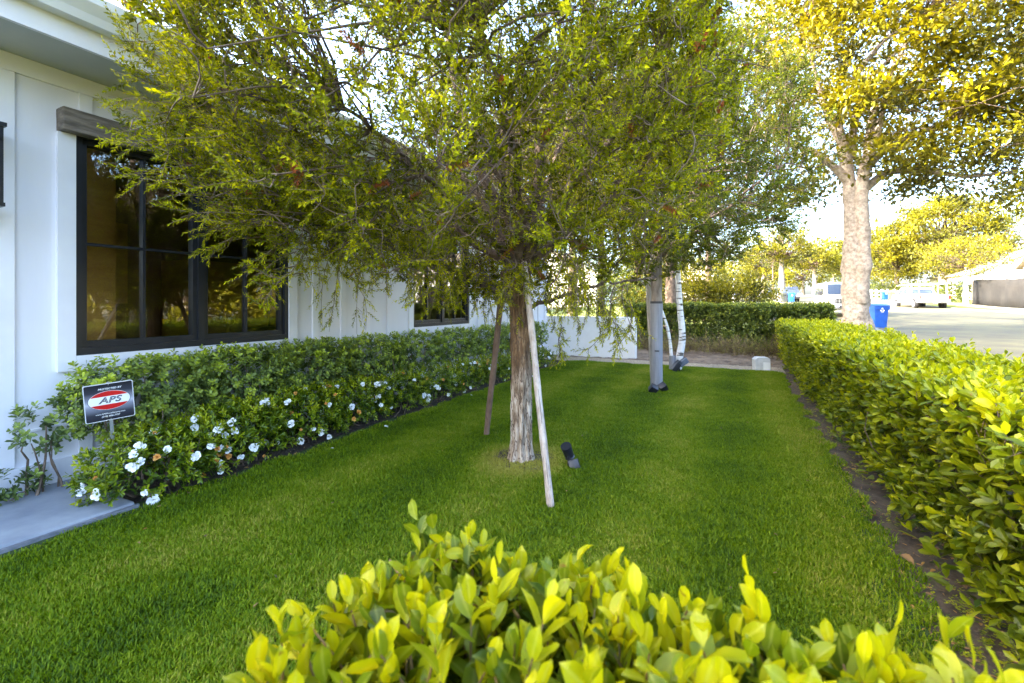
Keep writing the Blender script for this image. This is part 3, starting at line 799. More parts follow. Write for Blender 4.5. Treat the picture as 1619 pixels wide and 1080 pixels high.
def crown(T0, limbs, center, radii, n_tw, spray_per, nl, L, W, slen, ang, lf, bark, twigm, parent, reject=None, shell=.55, twr=.004, uplift=.65, dead=.12, tonefn=None, keep=None, leafname='foliage', tpl=T_DIA, seeds=0):
    """limbs: list of (path, r0, r1). everything is in the thing's local space"""
    # limbs
    k = 14
    LP, LR = [], []
    for path, r0, r1 in limbs:
        path = np.array(path, float); t = np.linspace(0, 1, len(path)); tt = np.linspace(0, 1, k)
        P = np.stack([np.interp(tt, t, path[:, i]) for i in range(3)], -1)
        for _ in range(2): P[1:-1] = (P[:-2] + P[1:-1] * 2 + P[2:]) / 4
        P[1:-1] += R.normal(0, .012, (k - 2, 3)) * np.linalg.norm(path[-1] - path[0])
        LP.append(P); LR.append(np.linspace(r0, r1, k))
        tube_obj('limb', P[None], np.linspace(r0, r1, k)[None], bark, parent, sides=9)
    nodes = np.concatenate([p[3:] for p in LP]); nr = np.concatenate([r[3:] for r in LR])
    # targets in the crown volume
    T = R.normal(0, 1, (n_tw * 3, 3)); T = nrm(T) * (R.uniform(0, 1, (n_tw * 3, 1)) ** (1 / 3) * (1 - shell) + shell * R.uniform(.62, 1.0, (n_tw * 3, 1)))
    lump = np.array([mnoise.noise(Vector(v * 2.3 + 5)) for v in T])
    T = T * (1 + .17 * lump[:, None])
    P = np.array(center) + T * np.array(radii)
    ok = np.ones(len(P), bool)
    if reject is not None: ok &= ~reject(P)
    P = P[ok][:n_tw]; T = T[ok][:n_tw]; n = len(P)
    # attach to nearest limb nodes (biased inward)
    d = np.linalg.norm(P[:, None] - nodes[None], axis=2) + .25 * np.linalg.norm(nodes[None] - np.array(T0), axis=2)
    j = np.argmin(d, 1)
    A = nodes[j]
    n1 = n // 4                                     # bigger branchlets, others grow from them
    B1 = curve_paths(A[:n1], P[:n1], 7, sag=.05, wob=.07)
    nodes2 = np.concatenate([nodes, B1[:, 2:].reshape(-1, 3)])
    d = np.linalg.norm(P[n1:, None] - nodes2[None], axis=2)
    d[:, :len(nodes)] += .15
    A2 = nodes2[np.argmin(d, 1)]
    B2 = curve_paths(A2, P[n1:], 7, sag=.06, wob=.09)
    ln1 = np.linalg.norm(P[:n1] - A[:n1], axis=1)
    V1, F1 = tubes(B1, np.linspace(2.2, .7, 7)[None] * twr * np.clip(ln1, .4, 2)[:, None] ** .5, 5)
    V2, F2 = tubes(B2, np.linspace(1.1, .45, 7)[None] * twr * np.ones((len(B2), 1)), 3)
    link('branches', mesh_np('branches', V1, F1, smooth=True), bark, parent, kind='stuff')
    allp = np.concatenate([B1, B2])
    # sprays along the outer half of every twig
    m = len(allp)
    idx = np.repeat(np.arange(m), spray_per)
    tt = R.uniform(.30, 1.0, m * spray_per) ** .8
    f = tt * 6; i0 = np.minimum(f.astype(int), 5); fr = (f - i0)[:, None]
    base = allp[idx, i0] * (1 - fr) + allp[idx, i0 + 1] * fr
    base[::spray_per] = allp[:, -1]
    tang = nrm(allp[idx, i0 + 1] - allp[idx, i0])
    out = nrm((base - np.array(center)) / np.array(radii))
    ax = nrm(tang * .5 + out * .35 + np.array([0, 0, uplift]) + R.normal(0, .42, base.shape))
    if reject is not None:
        okk = ~reject(base + ax * slen * .8)
        base, ax, out = base[okk], ax[okk], out[okk]
    q = len(base)
    sl_ = slen * R.uniform(.55, 1.3, q)
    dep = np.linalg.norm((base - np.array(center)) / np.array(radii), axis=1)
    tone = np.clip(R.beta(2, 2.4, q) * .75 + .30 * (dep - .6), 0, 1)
    if tonefn is not None: tone = tonefn(base, tone)
    live = R.uniform(0, 1, q) > dead
    tip = base + ax * sl_[:, None]; tip[:, 2] += .12 * sl_
    SP = np.stack([base, tip], 1)
    V3, F3 = tubes(SP, np.array([[.42, .18]]) * twr * np.ones((q, 1)), 3)
    link('twigs', mesh_np('twigs', np.concatenate([V2, V3]), np.concatenate([F2, F3 + len(V2)]), smooth=True), twigm, parent, kind='stuff')
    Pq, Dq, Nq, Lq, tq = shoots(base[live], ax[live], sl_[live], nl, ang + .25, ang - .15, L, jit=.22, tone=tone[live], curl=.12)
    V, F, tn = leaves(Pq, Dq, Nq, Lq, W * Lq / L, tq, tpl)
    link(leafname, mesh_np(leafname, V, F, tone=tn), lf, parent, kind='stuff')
    # dried bottle-brush seed heads
    if seeds:
        pick = R.choice(np.nonzero((dep > .7) & (out[:, 1] < .4))[0], seeds, replace=False)
        for i in pick:
            a = base[i]; d_ = ax[i]; ln = R.uniform(.05, .10)
            nb = 90
            pts = a + d_ * (np.linspace(0, 1, nb) * ln)[:, None]
            rd = R.normal(0, 1, (nb, 3)); rd = nrm(rd - d_ * (rd @ d_)[:, None])
            V, F, tn = leaves(pts, rd + d_ * .35, np.tile(d_, (nb, 1)) + R.normal(0, .2, (nb, 3)), R.uniform(.013, .023, nb), .0050, R.uniform(0, 1, nb), T_DIA)
            link('seed_head', mesh_np('seed_head', V, F, tone=tn), M['seed_head'], parent)

TX, TY = -1.36, 2.89
tree = empty('bottlebrush_tree', (TX, TY, 0), label='large bottlebrush tree with peeling bark between two leaning wooden stakes', cat='tree')
trunk_mesh('trunk', [(0, 0, -.05), (0, 0, .25), (.01, 0, .6), (.0, .0, .95), (-.015, .01, 1.25), (-.02, .0, 1.5)], [.070, .063, .060, .060, .066, .06], 96, M['paper_bark'], tree, amp=.021, fz=1.7, flare=.030)
limbs = []
def limb(az, el0, el1, z0, L, r0):
    a = math.radians(az); P = [np.array([-.01, 0, z0])]
    for i in range(5):
        e = math.radians(el0 + (el1 - el0) * i / 4)
        P.append(P[-1] + L / 5 * np.array([math.cos(a + .12 * i * (-1) ** len(limbs)) * math.cos(e), math.sin(a + .12 * i * (-1) ** len(limbs)) * math.cos(e), math.sin(e)]))
    limbs.append((P, r0, r0 * .28))
for az, e0, e1, z0, L, r0 in [(185, 38, 28, 1.30, 1.9, .034), (215, 25, 15, 1.12, 1.6, .026), (150, 48, 55, 1.35, 2.2, .036), (250, 40, 35, 1.32, 1.5, .03), (110, 40, 40, 1.25, 1.8, .03),
                              (300, 45, 40, 1.38, 1.5, .032), (345, 48, 45, 1.36, 1.7, .038), (30, 40, 45, 1.3, 1.7, .034), (70, 60, 62, 1.45, 2.0, .034), (200, 68, 74, 1.45, 2.4, .042),
                              (350, 72, 80, 1.45, 2.4, .045), (270, 62, 55, 1.42, 1.7, .034), (10, 22, 5, 1.05, 1.0, .018), (170, 20, 4, 1.15, 1.5, .02)]:
    limb(az, e0, e1, z0, L, r0)
def rej(P):
    x, y, z = P[:, 0] + TX, P[:, 1] + TY, P[:, 2]
    bad = (x < -3.45) | ((z > 2.36) & (x < -2.98))
    r = np.hypot(P[:, 0], P[:, 1])
    # underside of the crown: lowest near the trunk, clear over the lawn edge
    low = np.where(x < TX, 1.16 - .04 * r, 1.02 + .06 * r) + .0 * r
    low = np.where(y < TY - .3, 1.30 + .02 * r, low)
    bad |= z < low + .10 * np.sin(P[:, 0] * 5) + .08 * np.sin(P[:, 1] * 7)
    Zc = -x * SN + y * CS; Xc = x * CS + y * SN
    bad |= (Zc < .95)
    u = Xc / np.maximum(Zc, .1)
    bad |= (u > .52 + .06 * np.sin(z * 6)) | (u < -.90)
    v = (z - H) / np.maximum(Zc, .1)
    # open view to the window: foliage thins towards the lower left
    bad |= (u < -.50) & (v < .10 + (-.50 - u) * .50)
    bad |= (u < -.66) & (v < .21 + .08 * np.sin(u * 40))
    bad |= (u < -.22) & (v < -.02 + .05 * np.sin(u * 30))
    return bad
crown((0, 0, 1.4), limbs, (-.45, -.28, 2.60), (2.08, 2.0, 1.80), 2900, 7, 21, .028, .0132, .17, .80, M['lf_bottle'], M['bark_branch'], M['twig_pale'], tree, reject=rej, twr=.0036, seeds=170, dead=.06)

# a few long hanging sprays below the crown
def hang(px, py0, py1, Z, n=3):
    out = []
    for _ in range(n):
        a = pix(px + R.uniform(-25, 25), py0, Z + R.uniform(-.15, .15)); b = pix(px + R.uniform(-40, 40), py1 + R.uniform(-15, 15), Z + R.uniform(-.2, .2))
        out.append((np.array(a), np.array(b)))
    return out
def reach(xa, ya, xb, yb, Z, n=2):
    out = []
    for _ in range(n):
        a = pix(xa + R.uniform(-15, 15), ya + R.uniform(-20, 20), Z + .25 + R.uniform(-.1, .1)); b = pix(xb + R.uniform(-12, 25), yb + R.uniform(-14, 14), Z + R.uniform(-.2, .2))
        out.append((np.array(a), np.array(b)))
    return out
H_ = reach(430, 150, 175, 60, 2.3, 3) + reach(430, 190, 178, 100, 2.3, 3) + reach(420, 230, 172, 160, 2.3, 3) + reach(430, 260, 190, 205, 2.3, 3) + reach(430, 300, 168, 230, 2.3, 2) + reach(440, 320, 195, 285, 2.3, 3) + reach(450, 335, 235, 305, 2.3, 3) + reach(460, 350, 265, 335, 2.3, 3) + reach(465, 365, 300, 385, 2.4, 3) + reach(480, 390, 380, 430, 2.4, 3) + reach(480, 420, 405, 478, 2.5, 2)
H_ = H_ + hang(545, 380, 525, 2.9, 4) + hang(900, 440, 520, 3.1, 5) + hang(975, 450, 545, 3.0, 6) + hang(960, 470, 560, 3.1, 3) + hang(700, 400, 500, 3.1, 5) + hang(790, 420, 505, 3.2, 4) + hang(630, 390, 480, 3.1, 3) + hang(500, 360, 450, 2.7, 4) + hang(880, 520, 585, 3.5, 2) + hang(820, 410, 480, 2.9, 8) + hang(900, 400, 480, 2.8, 8) + hang(750, 400, 480, 3.2, 8) + hang(570, 350, 450, 2.7, 4) + hang(680, 350, 470, 2.7, 8)
A = np.array([h[0] for h in H_]) - np.array([TX, TY, 0]); B = np.array([h[1] for h in H_]) - np.array([TX, TY, 0])
HP = curve_paths(A, B, 9, sag=.08, wob=.09)
ha = []; hb_ = []
for p in HP:
    for i in range(2, 8):
        for _ in range(2):
            ha.append(p[i]); hb_.append(nrm((p[min(i + 1, 8)] - p[i - 1]) + R.normal(0, .06, 3)))
ha = np.array(ha); hb_ = np.array(hb_); hl = R.uniform(.06, .15, len(ha))
V1, F1 = tubes(HP, np.linspace(.004, .0012, 9)[None] * np.ones((len(HP), 1)), 4)
S2 = curve_paths(ha, ha + hb_ * hl[:, None], 4, wob=.05)
V2, F2 = tubes(S2, np.array([[.0015, .0013, .001, .0007]]) * np.ones((len(ha), 1)), 3)
link('twigs', mesh_np('twigs', np.concatenate([V1, V2]), np.concatenate([F1, F2 + len(V1)]), smooth=True), M['twig_pale'], tree, kind='stuff')
q = shoots(ha, hb_, hl, 18, .95, .6, .027, tone=R.uniform(.2, .9, len(ha)))
V, F, tn = leaves(q[0], q[1], q[2], q[3], .0078 * q[3] / .027, q[4], T_DIA)
link('foliage', mesh_np('foliage', V, F, tone=tn), M['lf_bottle'], tree, kind='stuff')

# bare grey inner twigs, curly
n = 420
az = R.uniform(0, 6.283, n); rr_ = R.uniform(.1, 1.15, n)
A = np.stack([rr_ * np.cos(az) - .1, rr_ * np.sin(az) - .15, R.uniform(1.35, 2.7, n)], -1)
A = A[~rej(A)]
B = A + nrm(R.normal(0, 1, A.shape) + np.array([0, 0, -.25])) * R.uniform(.15, .6, (len(A), 1))
B = B[~rej(B)][:400]; A = A[:len(B)]
P_ = curve_paths(A[:len(B)], A[:len(B)] + np.clip(B - A[:len(B)], -.45, .45), 9, wob=.16)
V, F = tubes(P_, np.linspace(.0032, .001, 9)[None] * R.uniform(.5, 1.4, (len(P_), 1)), 4)
link('twigs', mesh_np('twigs', V, F, smooth=True), M['twig_pale'], tree, kind='stuff')

def stake(name, p0, p1, r, m, label, group=None, seed=0, flat=False):
    p0, p1 = Vector(p0), Vector(p1); e = empty(name, p0, label=label, cat='stake')
    d = p1 - p0; n = 24; t = np.linspace(0, 1, n)[:, None]
    P = np.array(d)[None] * t + np.array([[.0012 * math.sin(i * .5 + seed), .001 * math.cos(i * .4), 0] for i in range(n)])
    V, F = tubes(P[None], (r * (1 + .05 * np.sin(np.arange(n) * 1.3 + seed)))[None], 14)
    caps = [tuple(range(13, -1, -1)), tuple(range((n - 1) * 14, n * 14))]
    me = bpy.data.meshes.new('shaft'); me.from_pydata([tuple(v) for v in V], [], [tuple(f) for f in F] + caps)
    me.polygons.foreach_set("use_smooth", [True] * len(F) + [False, False])
    link('shaft', me, m, e)
    # end grain and two nail heads
    return e, d
e1, d1 = stake('tree_stake', (-.885, 2.27, -.03), tuple(pix(829, 415, 2.98)), .0205, M['stake_light'], 'pale cracked wooden stake leaning from the lawn against the bottlebrush trunk')
# dark drying crack along the pale stake
ck = np.array([np.array(d1) * t for t in np.linspace(.03, .45, 12)]); side = np.cross(nrm(np.array(d1)), nrm(np.array([CS * 0 + .3, -1, 0])))
ck = ck + nrm(np.array([.35, -.95, .1]))[None] * .0195 + side[None] * .004
tube_obj('crack', ck[None], np.full((1, 12), .0016), M['dark_trim'], e1, sides=4)
e2, d2 = stake('tree_stake', (-1.87, 3.30, -.03), tuple(pix(797, 430, 3.35)), .024, M['stake_dark'], 'darker brown wooden stake behind the bottlebrush trunk, nearer the flowers', seed=2)

# ------------------------------------------------------------------ spotlights in the lawn
def spot(loc, rz, label, pitch=40, twin=False, s=1.0, group='black garden spotlights'):
    e = empty('spotlight', loc, math.radians(rz), label=label, cat='garden light', group=group)
    st = MB().cyl((0, 0, .01), .008, .10, 10).build('spike', M['black_plastic'], e)
    for k, (dx, tl) in enumerate(((-.035, 22), (.045, -30)) if twin else ((0, 0),)):
        hd = MB()
        hd.cyl((0, 0, 0), .036, .075, 24, 'y', r2=.032)
        hd.cyl((0, -.048, 0), .041, .022, 24, 'y')
        hd.cyl((0, .045, 0), .03, .02, 20, 'y', r2=.024)
        for i in range(5): hd.box(-.03, .03, .055 + i * .0, .058, -.024 + i * .012, -.020 + i * .012)
        h_ = hd.build('lamp_head', M['black_plastic'], e, smooth=True)
        h_.matrix_local = Matrix.Translation((dx, 0, .085)) @ Matrix.Rotation(math.radians(tl), 4, 'Y') @ Matrix.Rotation(math.radians(pitch), 4, 'X')
        ln = MB().cyl((0, -.0605, 0), .034, .003, 24, 'y').build('lens', M['lens_glass'], h_)
        br = MB().box(-.045 + dx, -.040 + dx, -.012, .012, .02, .09).box(.040 + dx, .045 + dx, -.012, .012, .02, .09).box(-.045 + dx, .045 + dx, -.012, .012, .016, .02)
        br.build('bracket', M['black_plastic'], e)
    e.scale = (s, s, s)
    return e
# nearest spotlight: lamp head tipped back plus square junction box
e = empty('spotlight', tuple(pix(900, 737, 3.05).xy) + (0,), math.radians(20), label='black garden spotlight right of the tree trunk, tilted towards it', cat='garden light', group='black garden spotlights')
hd = MB().cyl((0, 0, 0), .032, .085, 28, 'y', r2=.036).cyl((0, .05, 0), .034, .02, 24, 'y', r2=.018)
h_ = hd.build('lamp_head', M['black_plastic'], e, smooth=True)
h_.matrix_local = Matrix.Translation((-.012, 0, .115)) @ Matrix.Rotation(math.radians(-18), 4, 'Y') @ Matrix.Rotation(math.radians(-62), 4, 'X')
bx = MB().box(-.034, .034, -.022, .022, -.035, .03, bev=.005).build('junction_box', M['black_plastic'], e, smooth=True)
bx.matrix_local = Matrix.Translation((.032, -.03, .035)) @ Matrix.Rotation(math.radians(-18), 4, 'Y') @ Matrix.Rotation(math.radians(-20), 4, 'X')
MB().box(-.012, .006, -.02, -.006, .0, .09).build('bracket', M['black_plastic'], e)
MB().cyl((.005, 0, .0), .008, .1, 10).build('spike', M['black_plastic'], e)
def cube_light(px, py, Z, tilt, label):
    e = empty('spotlight', tuple(pix(px, py, Z).xy) + (0,), math.radians(26), label=label, cat='garden light', group='black garden spotlights')
    e.scale = (.82, .82, .82)
    b = MB().box(-.055, .055, -.05, .05, -.055, .055, bev=.008).build('lamp_head', M['black_plastic'], e, smooth=True)
    b.matrix_local = Matrix.Translation((0, 0, .075)) @ Matrix.Rotation(math.radians(tilt), 4, 'Y') @ Matrix.Rotation(math.radians(35), 4, 'X')
    MB().box(-.045, .045, .0505, .0525, -.045, .045).build('lens', M['black_plastic'], b)
    MB().cyl((0, 0, .02), .01, .08, 10).build('spike', M['black_plastic'], e)
cube_light(1033, 622, 5.55, 28, 'black square spotlight at foot of grey post, left one of the pair')
cube_light(1048, 614, 5.65, -33, 'black square spotlight at foot of grey post, right one of the pair')
e = empty('spotlight', tuple(pix(1074, 588, 7.3).xy) + (0,), math.radians(26), label='black angled spotlight at the foot of the white birch', cat='garden light', group='black garden spotlights')
for (mx, mz, rt, w_, h2) in ((-.04, .10, 35, .04, .095), (.06, .16, -35, .075, .045)):
    b = MB().box(-w_, w_, -.045, .045, -h2, h2, bev=.008).build('lamp_head', M['black_plastic'] if mx < 0 else M['lens_glass'], e, smooth=True)
    b.matrix_local = Matrix.Translation((mx, 0, mz)) @ Matrix.Rotation(math.radians(rt), 4, 'Y')
MB().cyl((0, 0, .03), .012, .1, 10).build('spike', M['black_plastic'], e)

# ------------------------------------------------------------------ second tree, post and birch
T2 = pix(1038, 610, 6.05)
t2 = empty('bottlebrush_tree', (T2.x, T2.y, 0), label='smaller bottlebrush tree behind, trunk sheathed in a smooth grey guard', cat='tree')
trunk_mesh('trunk', [(0, 0, -.02), (0, 0, .9), (.0, .0, 1.6), (.02, .0, 2.2)], [.072, .072, .070, .05], 30, mat('bark_grey', (.12, .09, .07), (.30, .25, .20), scale=16, rough=.9, bump=.6, stretch=(1, 1, .3)), t2, amp=.006)
P = np.array([[0, 0, z] for z in np.linspace(-.02, 1.11, 16)])
tube_obj('trunk_guard', P[None], np.full((1, 16), .079) * (1 + .01 * np.sin(np.arange(16))), M['post_grey'], t2, sides=24)
MB().cyl((0, 0, 1.115), .081, .03, 24).build('tie', M['dark_trim'], t2, smooth=True)
MB().box(-.01, .045, -.084, -.078, .47, .485).build('tie', M['dark_trim'], t2)
limbs = []
for az, e0, e1, z0, L, r0 in [(180, 40, 45, 1.7, 1.6, .03), (120, 45, 45, 1.75, 1.6, .03), (60, 45, 50, 1.8, 1.6, .03), (0, 35, 30, 1.7, 1.7, .03), (300, 40, 40, 1.75, 1.5, .03), (240, 45, 50, 1.8, 1.5, .03), (20, 70, 80, 2.0, 2.2, .035), (200, 65, 70, 2.0, 2.1, .035)]:
    limb(az, e0, e1, z0, L, r0)
def rej2(P):
    x, y, z = P[:, 0] + T2.x, P[:, 1] + T2.y, P[:, 2]
    return (x < -3.2) | (z < 1.32 + .12 * np.sin(P[:, 0] * 4) + .08 * np.sin(P[:, 1] * 6) + .05 * np.hypot(P[:, 0], P[:, 1]))
crown((0, 0, 1.8), limbs, (.15, 0, 2.95), (1.85, 1.85, 1.75), 980, 7, 18, .042, .018, .22, .75, M['lf_bottle2'], M['bark_branch'], M['twig_pale'], t2, reject=rej2, twr=.005, seeds=18)
stake('tree_stake', tuple(pix(1033, 612, 6.2).xy) + (-.03,), tuple(pix(1024, 440, 6.25)), .034, M['stake_grey'], 'thin grey stake just left of the sheathed trunk', seed=4)

BX = pix(1071, 588, 7.5)
bt = empty('birch_tree', (BX.x, BX.y, 0), label='white birch with black flecked bark and two stems beyond the lawn trees', cat='tree')
def rel(px, py, Z=7.5): return tuple(pix(px, py, Z) - Vector((BX.x, BX.y, 0)))
P = np.array([rel(1071, 592), rel(1074, 565), rel(1079, 540), rel(1078, 515), rel(1075, 490), rel(1073, 455), rel(1070, 410), rel(1064, 340), rel(1060, 250)])
tt = np.linspace(0, 1, 40); t = np.linspace(0, 1, len(P)); PP = np.stack([np.interp(tt, t, P[:, i]) for i in range(3)], -1)
for _ in range(3): PP[1:-1] = (PP[:-2] + PP[1:-1] * 2 + PP[2:]) / 4
tube_obj('trunk', PP[None], np.linspace(.062, .034, 40)[None], M['birch'], bt, sides=16)
P = np.array([rel(1064, 590), rel(1062, 570), rel(1060, 545), rel(1056, 520), rel(1048, 495), rel(1036, 470), rel(1022, 452), rel(1010, 440)])
t = np.linspace(0, 1, len(P)); PP = np.stack([np.interp(tt, t, P[:, i]) for i in range(3)], -1)
for _ in range(3): PP[1:-1] = (PP[:-2] + PP[1:-1] * 2 + PP[2:]) / 4
tube_obj('stem', PP[None], np.linspace(.030, .018, 40)[None], M['birch'], bt, sides=12)
PG = np.array([rel(1063, 592 - 5 * i) for i in range(7)])
tube_obj('trunk_guard', PG[None], np.full((1, 7), .052), M['post_grey'], bt, sides=14)
limbs = []
for az, e0, e1, z0, L, r0 in [(0, 40, 20, 1.9, 1.2, .018), (90, 45, 25, 2.1, 1.2, .018), (180, 40, 20, 2.0, 1.2, .018), (270, 45, 25, 2.2, 1.1, .018), (45, 60, 50, 2.5, 1.3, .018), (225, 60, 50, 2.5, 1.3, .018)]:
    limb(az, e0, e1, z0, L, r0)
crown((0, 0, 2.2), limbs, (.1, .1, 3.0), (1.35, 1.35, 1.55), 360, 6, 9, .05, .034, .2, .9, M['lf_farhedge'], M['bark_branch'], M['bark_branch'], bt, reject=lambda P: P[:, 2] < 1.55 + .1 * np.sin(P[:, 0] * 5), twr=.004, uplift=-.1)

# utility box at lawn corner
ub = empty('utility_box', tuple(pix(1204, 585, 7.45).xy) + (0,), math.radians(14), label='small pale concrete utility box at the corner of the lawn', cat='utility box')
MB().prism([(-.115, 0), (.115, 0), (.105, .20), (.07, .225), (-.08, .225), (-.12, .19)], -.09, .09, 'y', bev=.006).build('cover', M['box_concrete'], ub)
MB().box(.0, .10, -.0935, -.0905, .03, .15).build('access_plate', M['paint_white'], ub)

# ------------------------------------------------------------------ hedges
def surf_box(x0, x1, y0, y1, z0, z1, faces, dens, bump=.04, f=3.0):
    P, Nn = [], []
    def add(n, fn, nv):
        a = R.uniform(0, 1, n); b = R.uniform(0, 1, n)
        p = fn(a, b); P.append(p); Nn.append(np.tile(np.array(nv, float), (n, 1)))
    A = {'t': ((x1 - x0) * (y1 - y0), lambda a, b: np.stack([x0 + a * (x1 - x0), y0 + b * (y1 - y0), z1 + 0 * a], -1), (0, 0, 1)),
         'l': ((y1 - y0) * (z1 - z0), lambda a, b: np.stack([x0 + 0 * a, y0 + a * (y1 - y0), z0 + b * (z1 - z0)], -1), (-1, 0, 0)),
         'r': ((y1 - y0) * (z1 - z0), lambda a, b: np.stack([x1 + 0 * a, y0 + a * (y1 - y0), z0 + b * (z1 - z0)], -1), (1, 0, 0)),
         'n': ((x1 - x0) * (z1 - z0), lambda a, b: np.stack([x0 + a * (x1 - x0), y0 + 0 * a, z0 + b * (z1 - z0)], -1), (0, -1, 0)),
         'f': ((x1 - x0) * (z1 - z0), lambda a, b: np.stack([x0 + a * (x1 - x0), y1 + 0 * a, z0 + b * (z1 - z0)], -1), (0, 1, 0))}
    for k_ in faces:
        ar, fn, nv = A[k_]; add(int(ar * dens), fn, nv)
    P = np.concatenate(P); Nn = np.concatenate(Nn)
    h = np.array([mnoise.noise(Vector(p * f)) + .5 * mnoise.noise(Vector(p * f * 2.7)) for p in P])
    P = P + Nn * (bump * h)[:, None]
    return P, Nn

def hedge_leaves(P, Nn, depth, slen, nl, L, up=.55, a0=1.15, a1=.55, jit=.3, tone_b=(.15, .75), topboost=.25, gaps=0.0):
    d = R.uniform(0, 1, len(P)) ** 1.6 * depth
    base = P - Nn * d[:, None]
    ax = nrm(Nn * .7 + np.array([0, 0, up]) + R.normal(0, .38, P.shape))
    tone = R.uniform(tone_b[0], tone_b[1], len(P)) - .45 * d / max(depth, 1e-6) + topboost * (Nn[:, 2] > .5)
    base = base - ax * slen * .6
    q = shoots(base, ax, slen * R.uniform(.7, 1.3, len(P)), nl, a0, a1, L, jit=jit, tone=np.clip(tone, 0, 1))
    return q, base, ax, np.repeat(d, nl)

def place_leaf_parts(parent, name, q, Wr, count, pool_dist, lf, mask, variants):
    """the nearest leaves in view become leaf objects; returns a mask of the rest"""
    P, D, Nn, L, t = q
    X = P[:, 0] * CS + P[:, 1] * SN; Z = -P[:, 0] * SN + P[:, 1] * CS
    u = X / np.maximum(Z, .05); v = (H - P[:, 2]) / np.maximum(Z, .05)
    ok = mask & (Z > .2) & (np.abs(u) < 1.1) & (v < .80)
    ids = np.nonzero(ok)[0]
    ids = ids[np.argsort(Z[ids])][:pool_dist]
    ids = R.permutation(ids)[:count]
    D = nrm(D); Nn = nrm(Nn - D * np.sum(Nn * D, -1, keepdims=True)); S = np.cross(Nn, D)
    nv = len(variants)
    inv = parent.matrix_world.inverted() if False else Matrix.Translation(-Vector(parent.location))
    for i in ids:
        me = variants[min(nv - 1, int(t[i] * nv))][R.integers(3)]
        m = Matrix(((D[i, 0] * L[i], S[i, 0] * L[i] * Wr, Nn[i, 0] * L[i], P[i, 0]), (D[i, 1] * L[i], S[i, 1] * L[i] * Wr, Nn[i, 1] * L[i], P[i, 1]), (D[i, 2] * L[i], S[i, 2] * L[i] * Wr, Nn[i, 2] * L[i], P[i, 2]), (0, 0, 0, 1)))
        o = bpy.data.objects.new('leaf', me); COL.objects.link(o); o.parent = parent; o.matrix_local = inv @ m
    rest = np.ones(len(P), bool); rest[ids] = False
    return rest

def leaf_variants(mat_, k=5):
    out = []
    for i in range(k):
        row = []
        for T, F in (T_HD, T_HD2, T_HD3):
            me = mesh_np('leaf', T, F, tone=np.full(len(T), (i + .5) / k), smooth=True, mid=(np.abs(T[:, 1]) < 1e-6).astype(float)); me.materials.append(mat_); row.append(me)
        out.append(row)
    return out
VH = leaf_variants(M['lf_hedge']); VF = leaf_variants(M['lf_front'])

# right hedge along the lawn
rh = empty('clipped_hedge', (1.1, 5.2, 0), label='long clipped green hedge along the right side of the lawn', cat='hedge')
def to_obj(name, q, Wr, tpl, lf, parent, keep=None, smooth=False):
    P, D, Nn, L, t = q
    if keep is not None: P, D, Nn, L, t = P[keep], D[keep], Nn[keep], L[keep], t[keep]
    V, F, tn = leaves(P - np.array(parent.location), D, Nn, L, L * Wr, t, tpl)
    md = np.tile((np.abs(tpl[0][:, 1]) < 1e-6).astype(float), len(P)) if len(tpl[0]) > 7 else None
    return link(name, mesh_np(name, V, F, tone=tn, smooth=smooth, mid=md), lf, parent, kind='stuff')
def hedge_stems(parent, x0, x1, y0, y1, z1, n, m_, r=.008, spread=.25):
    A = np.stack([R.uniform(x0, x1, n), R.uniform(y0, y1, n), np.zeros(n)], -1); A[:, 2] = gz(A[:, 0], A[:, 1]) - .02
    B = A + np.stack([R.normal(0, spread, n), R.normal(0, spread, n), np.full(n, z1)], -1)
    B[:, 0] = np.clip(B[:, 0], x0 - .15, x1 + .15)
    P = curve_paths(A, B, 7, wob=.07) - np.array(parent.location)
    V, F = tubes(P, np.linspace(1, .35, 7)[None] * r * R.uniform(.6, 1.4, (n, 1)), 5)
    link('stems', mesh_np('stems', V, F, smooth=True), m_, parent, kind='stuff')
XI, XO, ZTOP = .74, 1.57, .74
qs = []
P, Nn = surf_box(XI, XO, 1.0, 4.6, .10, ZTOP, 'lt', 720, bump=.05)
q1, b1, a1_, dd = hedge_leaves(P, Nn, .17, .085, 7, .060, topboost=.35)
rest = place_leaf_parts(rh, 'leaf', q1, .5, 300, 1500, M['lf_hedge'], dd < .05, VH)
to_obj('foliage', q1, .5, T_O6, M['lf_hedge'], rh, keep=rest)
tw = curve_paths(b1 - np.array(rh.location), b1 + a1_ * .08 - np.array(rh.location), 3, wob=.05)
V, F = tubes(tw, np.array([[.0016, .0013, .0009]]) * np.ones((len(tw), 1)), 3)
link('twigs', mesh_np('twigs', V, F, smooth=True), M['bark_branch'], rh, kind='stuff')
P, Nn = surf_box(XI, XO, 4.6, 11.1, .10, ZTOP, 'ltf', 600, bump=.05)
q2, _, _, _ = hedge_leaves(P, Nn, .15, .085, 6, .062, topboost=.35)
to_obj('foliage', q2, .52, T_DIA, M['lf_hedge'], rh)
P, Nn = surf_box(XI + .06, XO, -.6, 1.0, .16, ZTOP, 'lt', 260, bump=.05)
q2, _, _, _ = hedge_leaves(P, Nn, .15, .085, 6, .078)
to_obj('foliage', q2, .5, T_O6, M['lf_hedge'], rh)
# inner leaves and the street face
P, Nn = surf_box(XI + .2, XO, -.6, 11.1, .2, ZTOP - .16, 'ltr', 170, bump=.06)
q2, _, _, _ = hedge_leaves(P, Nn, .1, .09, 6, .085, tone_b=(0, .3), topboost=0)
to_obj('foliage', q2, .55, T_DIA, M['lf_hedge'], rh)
hedge_stems(rh, XI + .12, XO - .15, -.5, 11.0, .5, 260, M['bark_branch'])
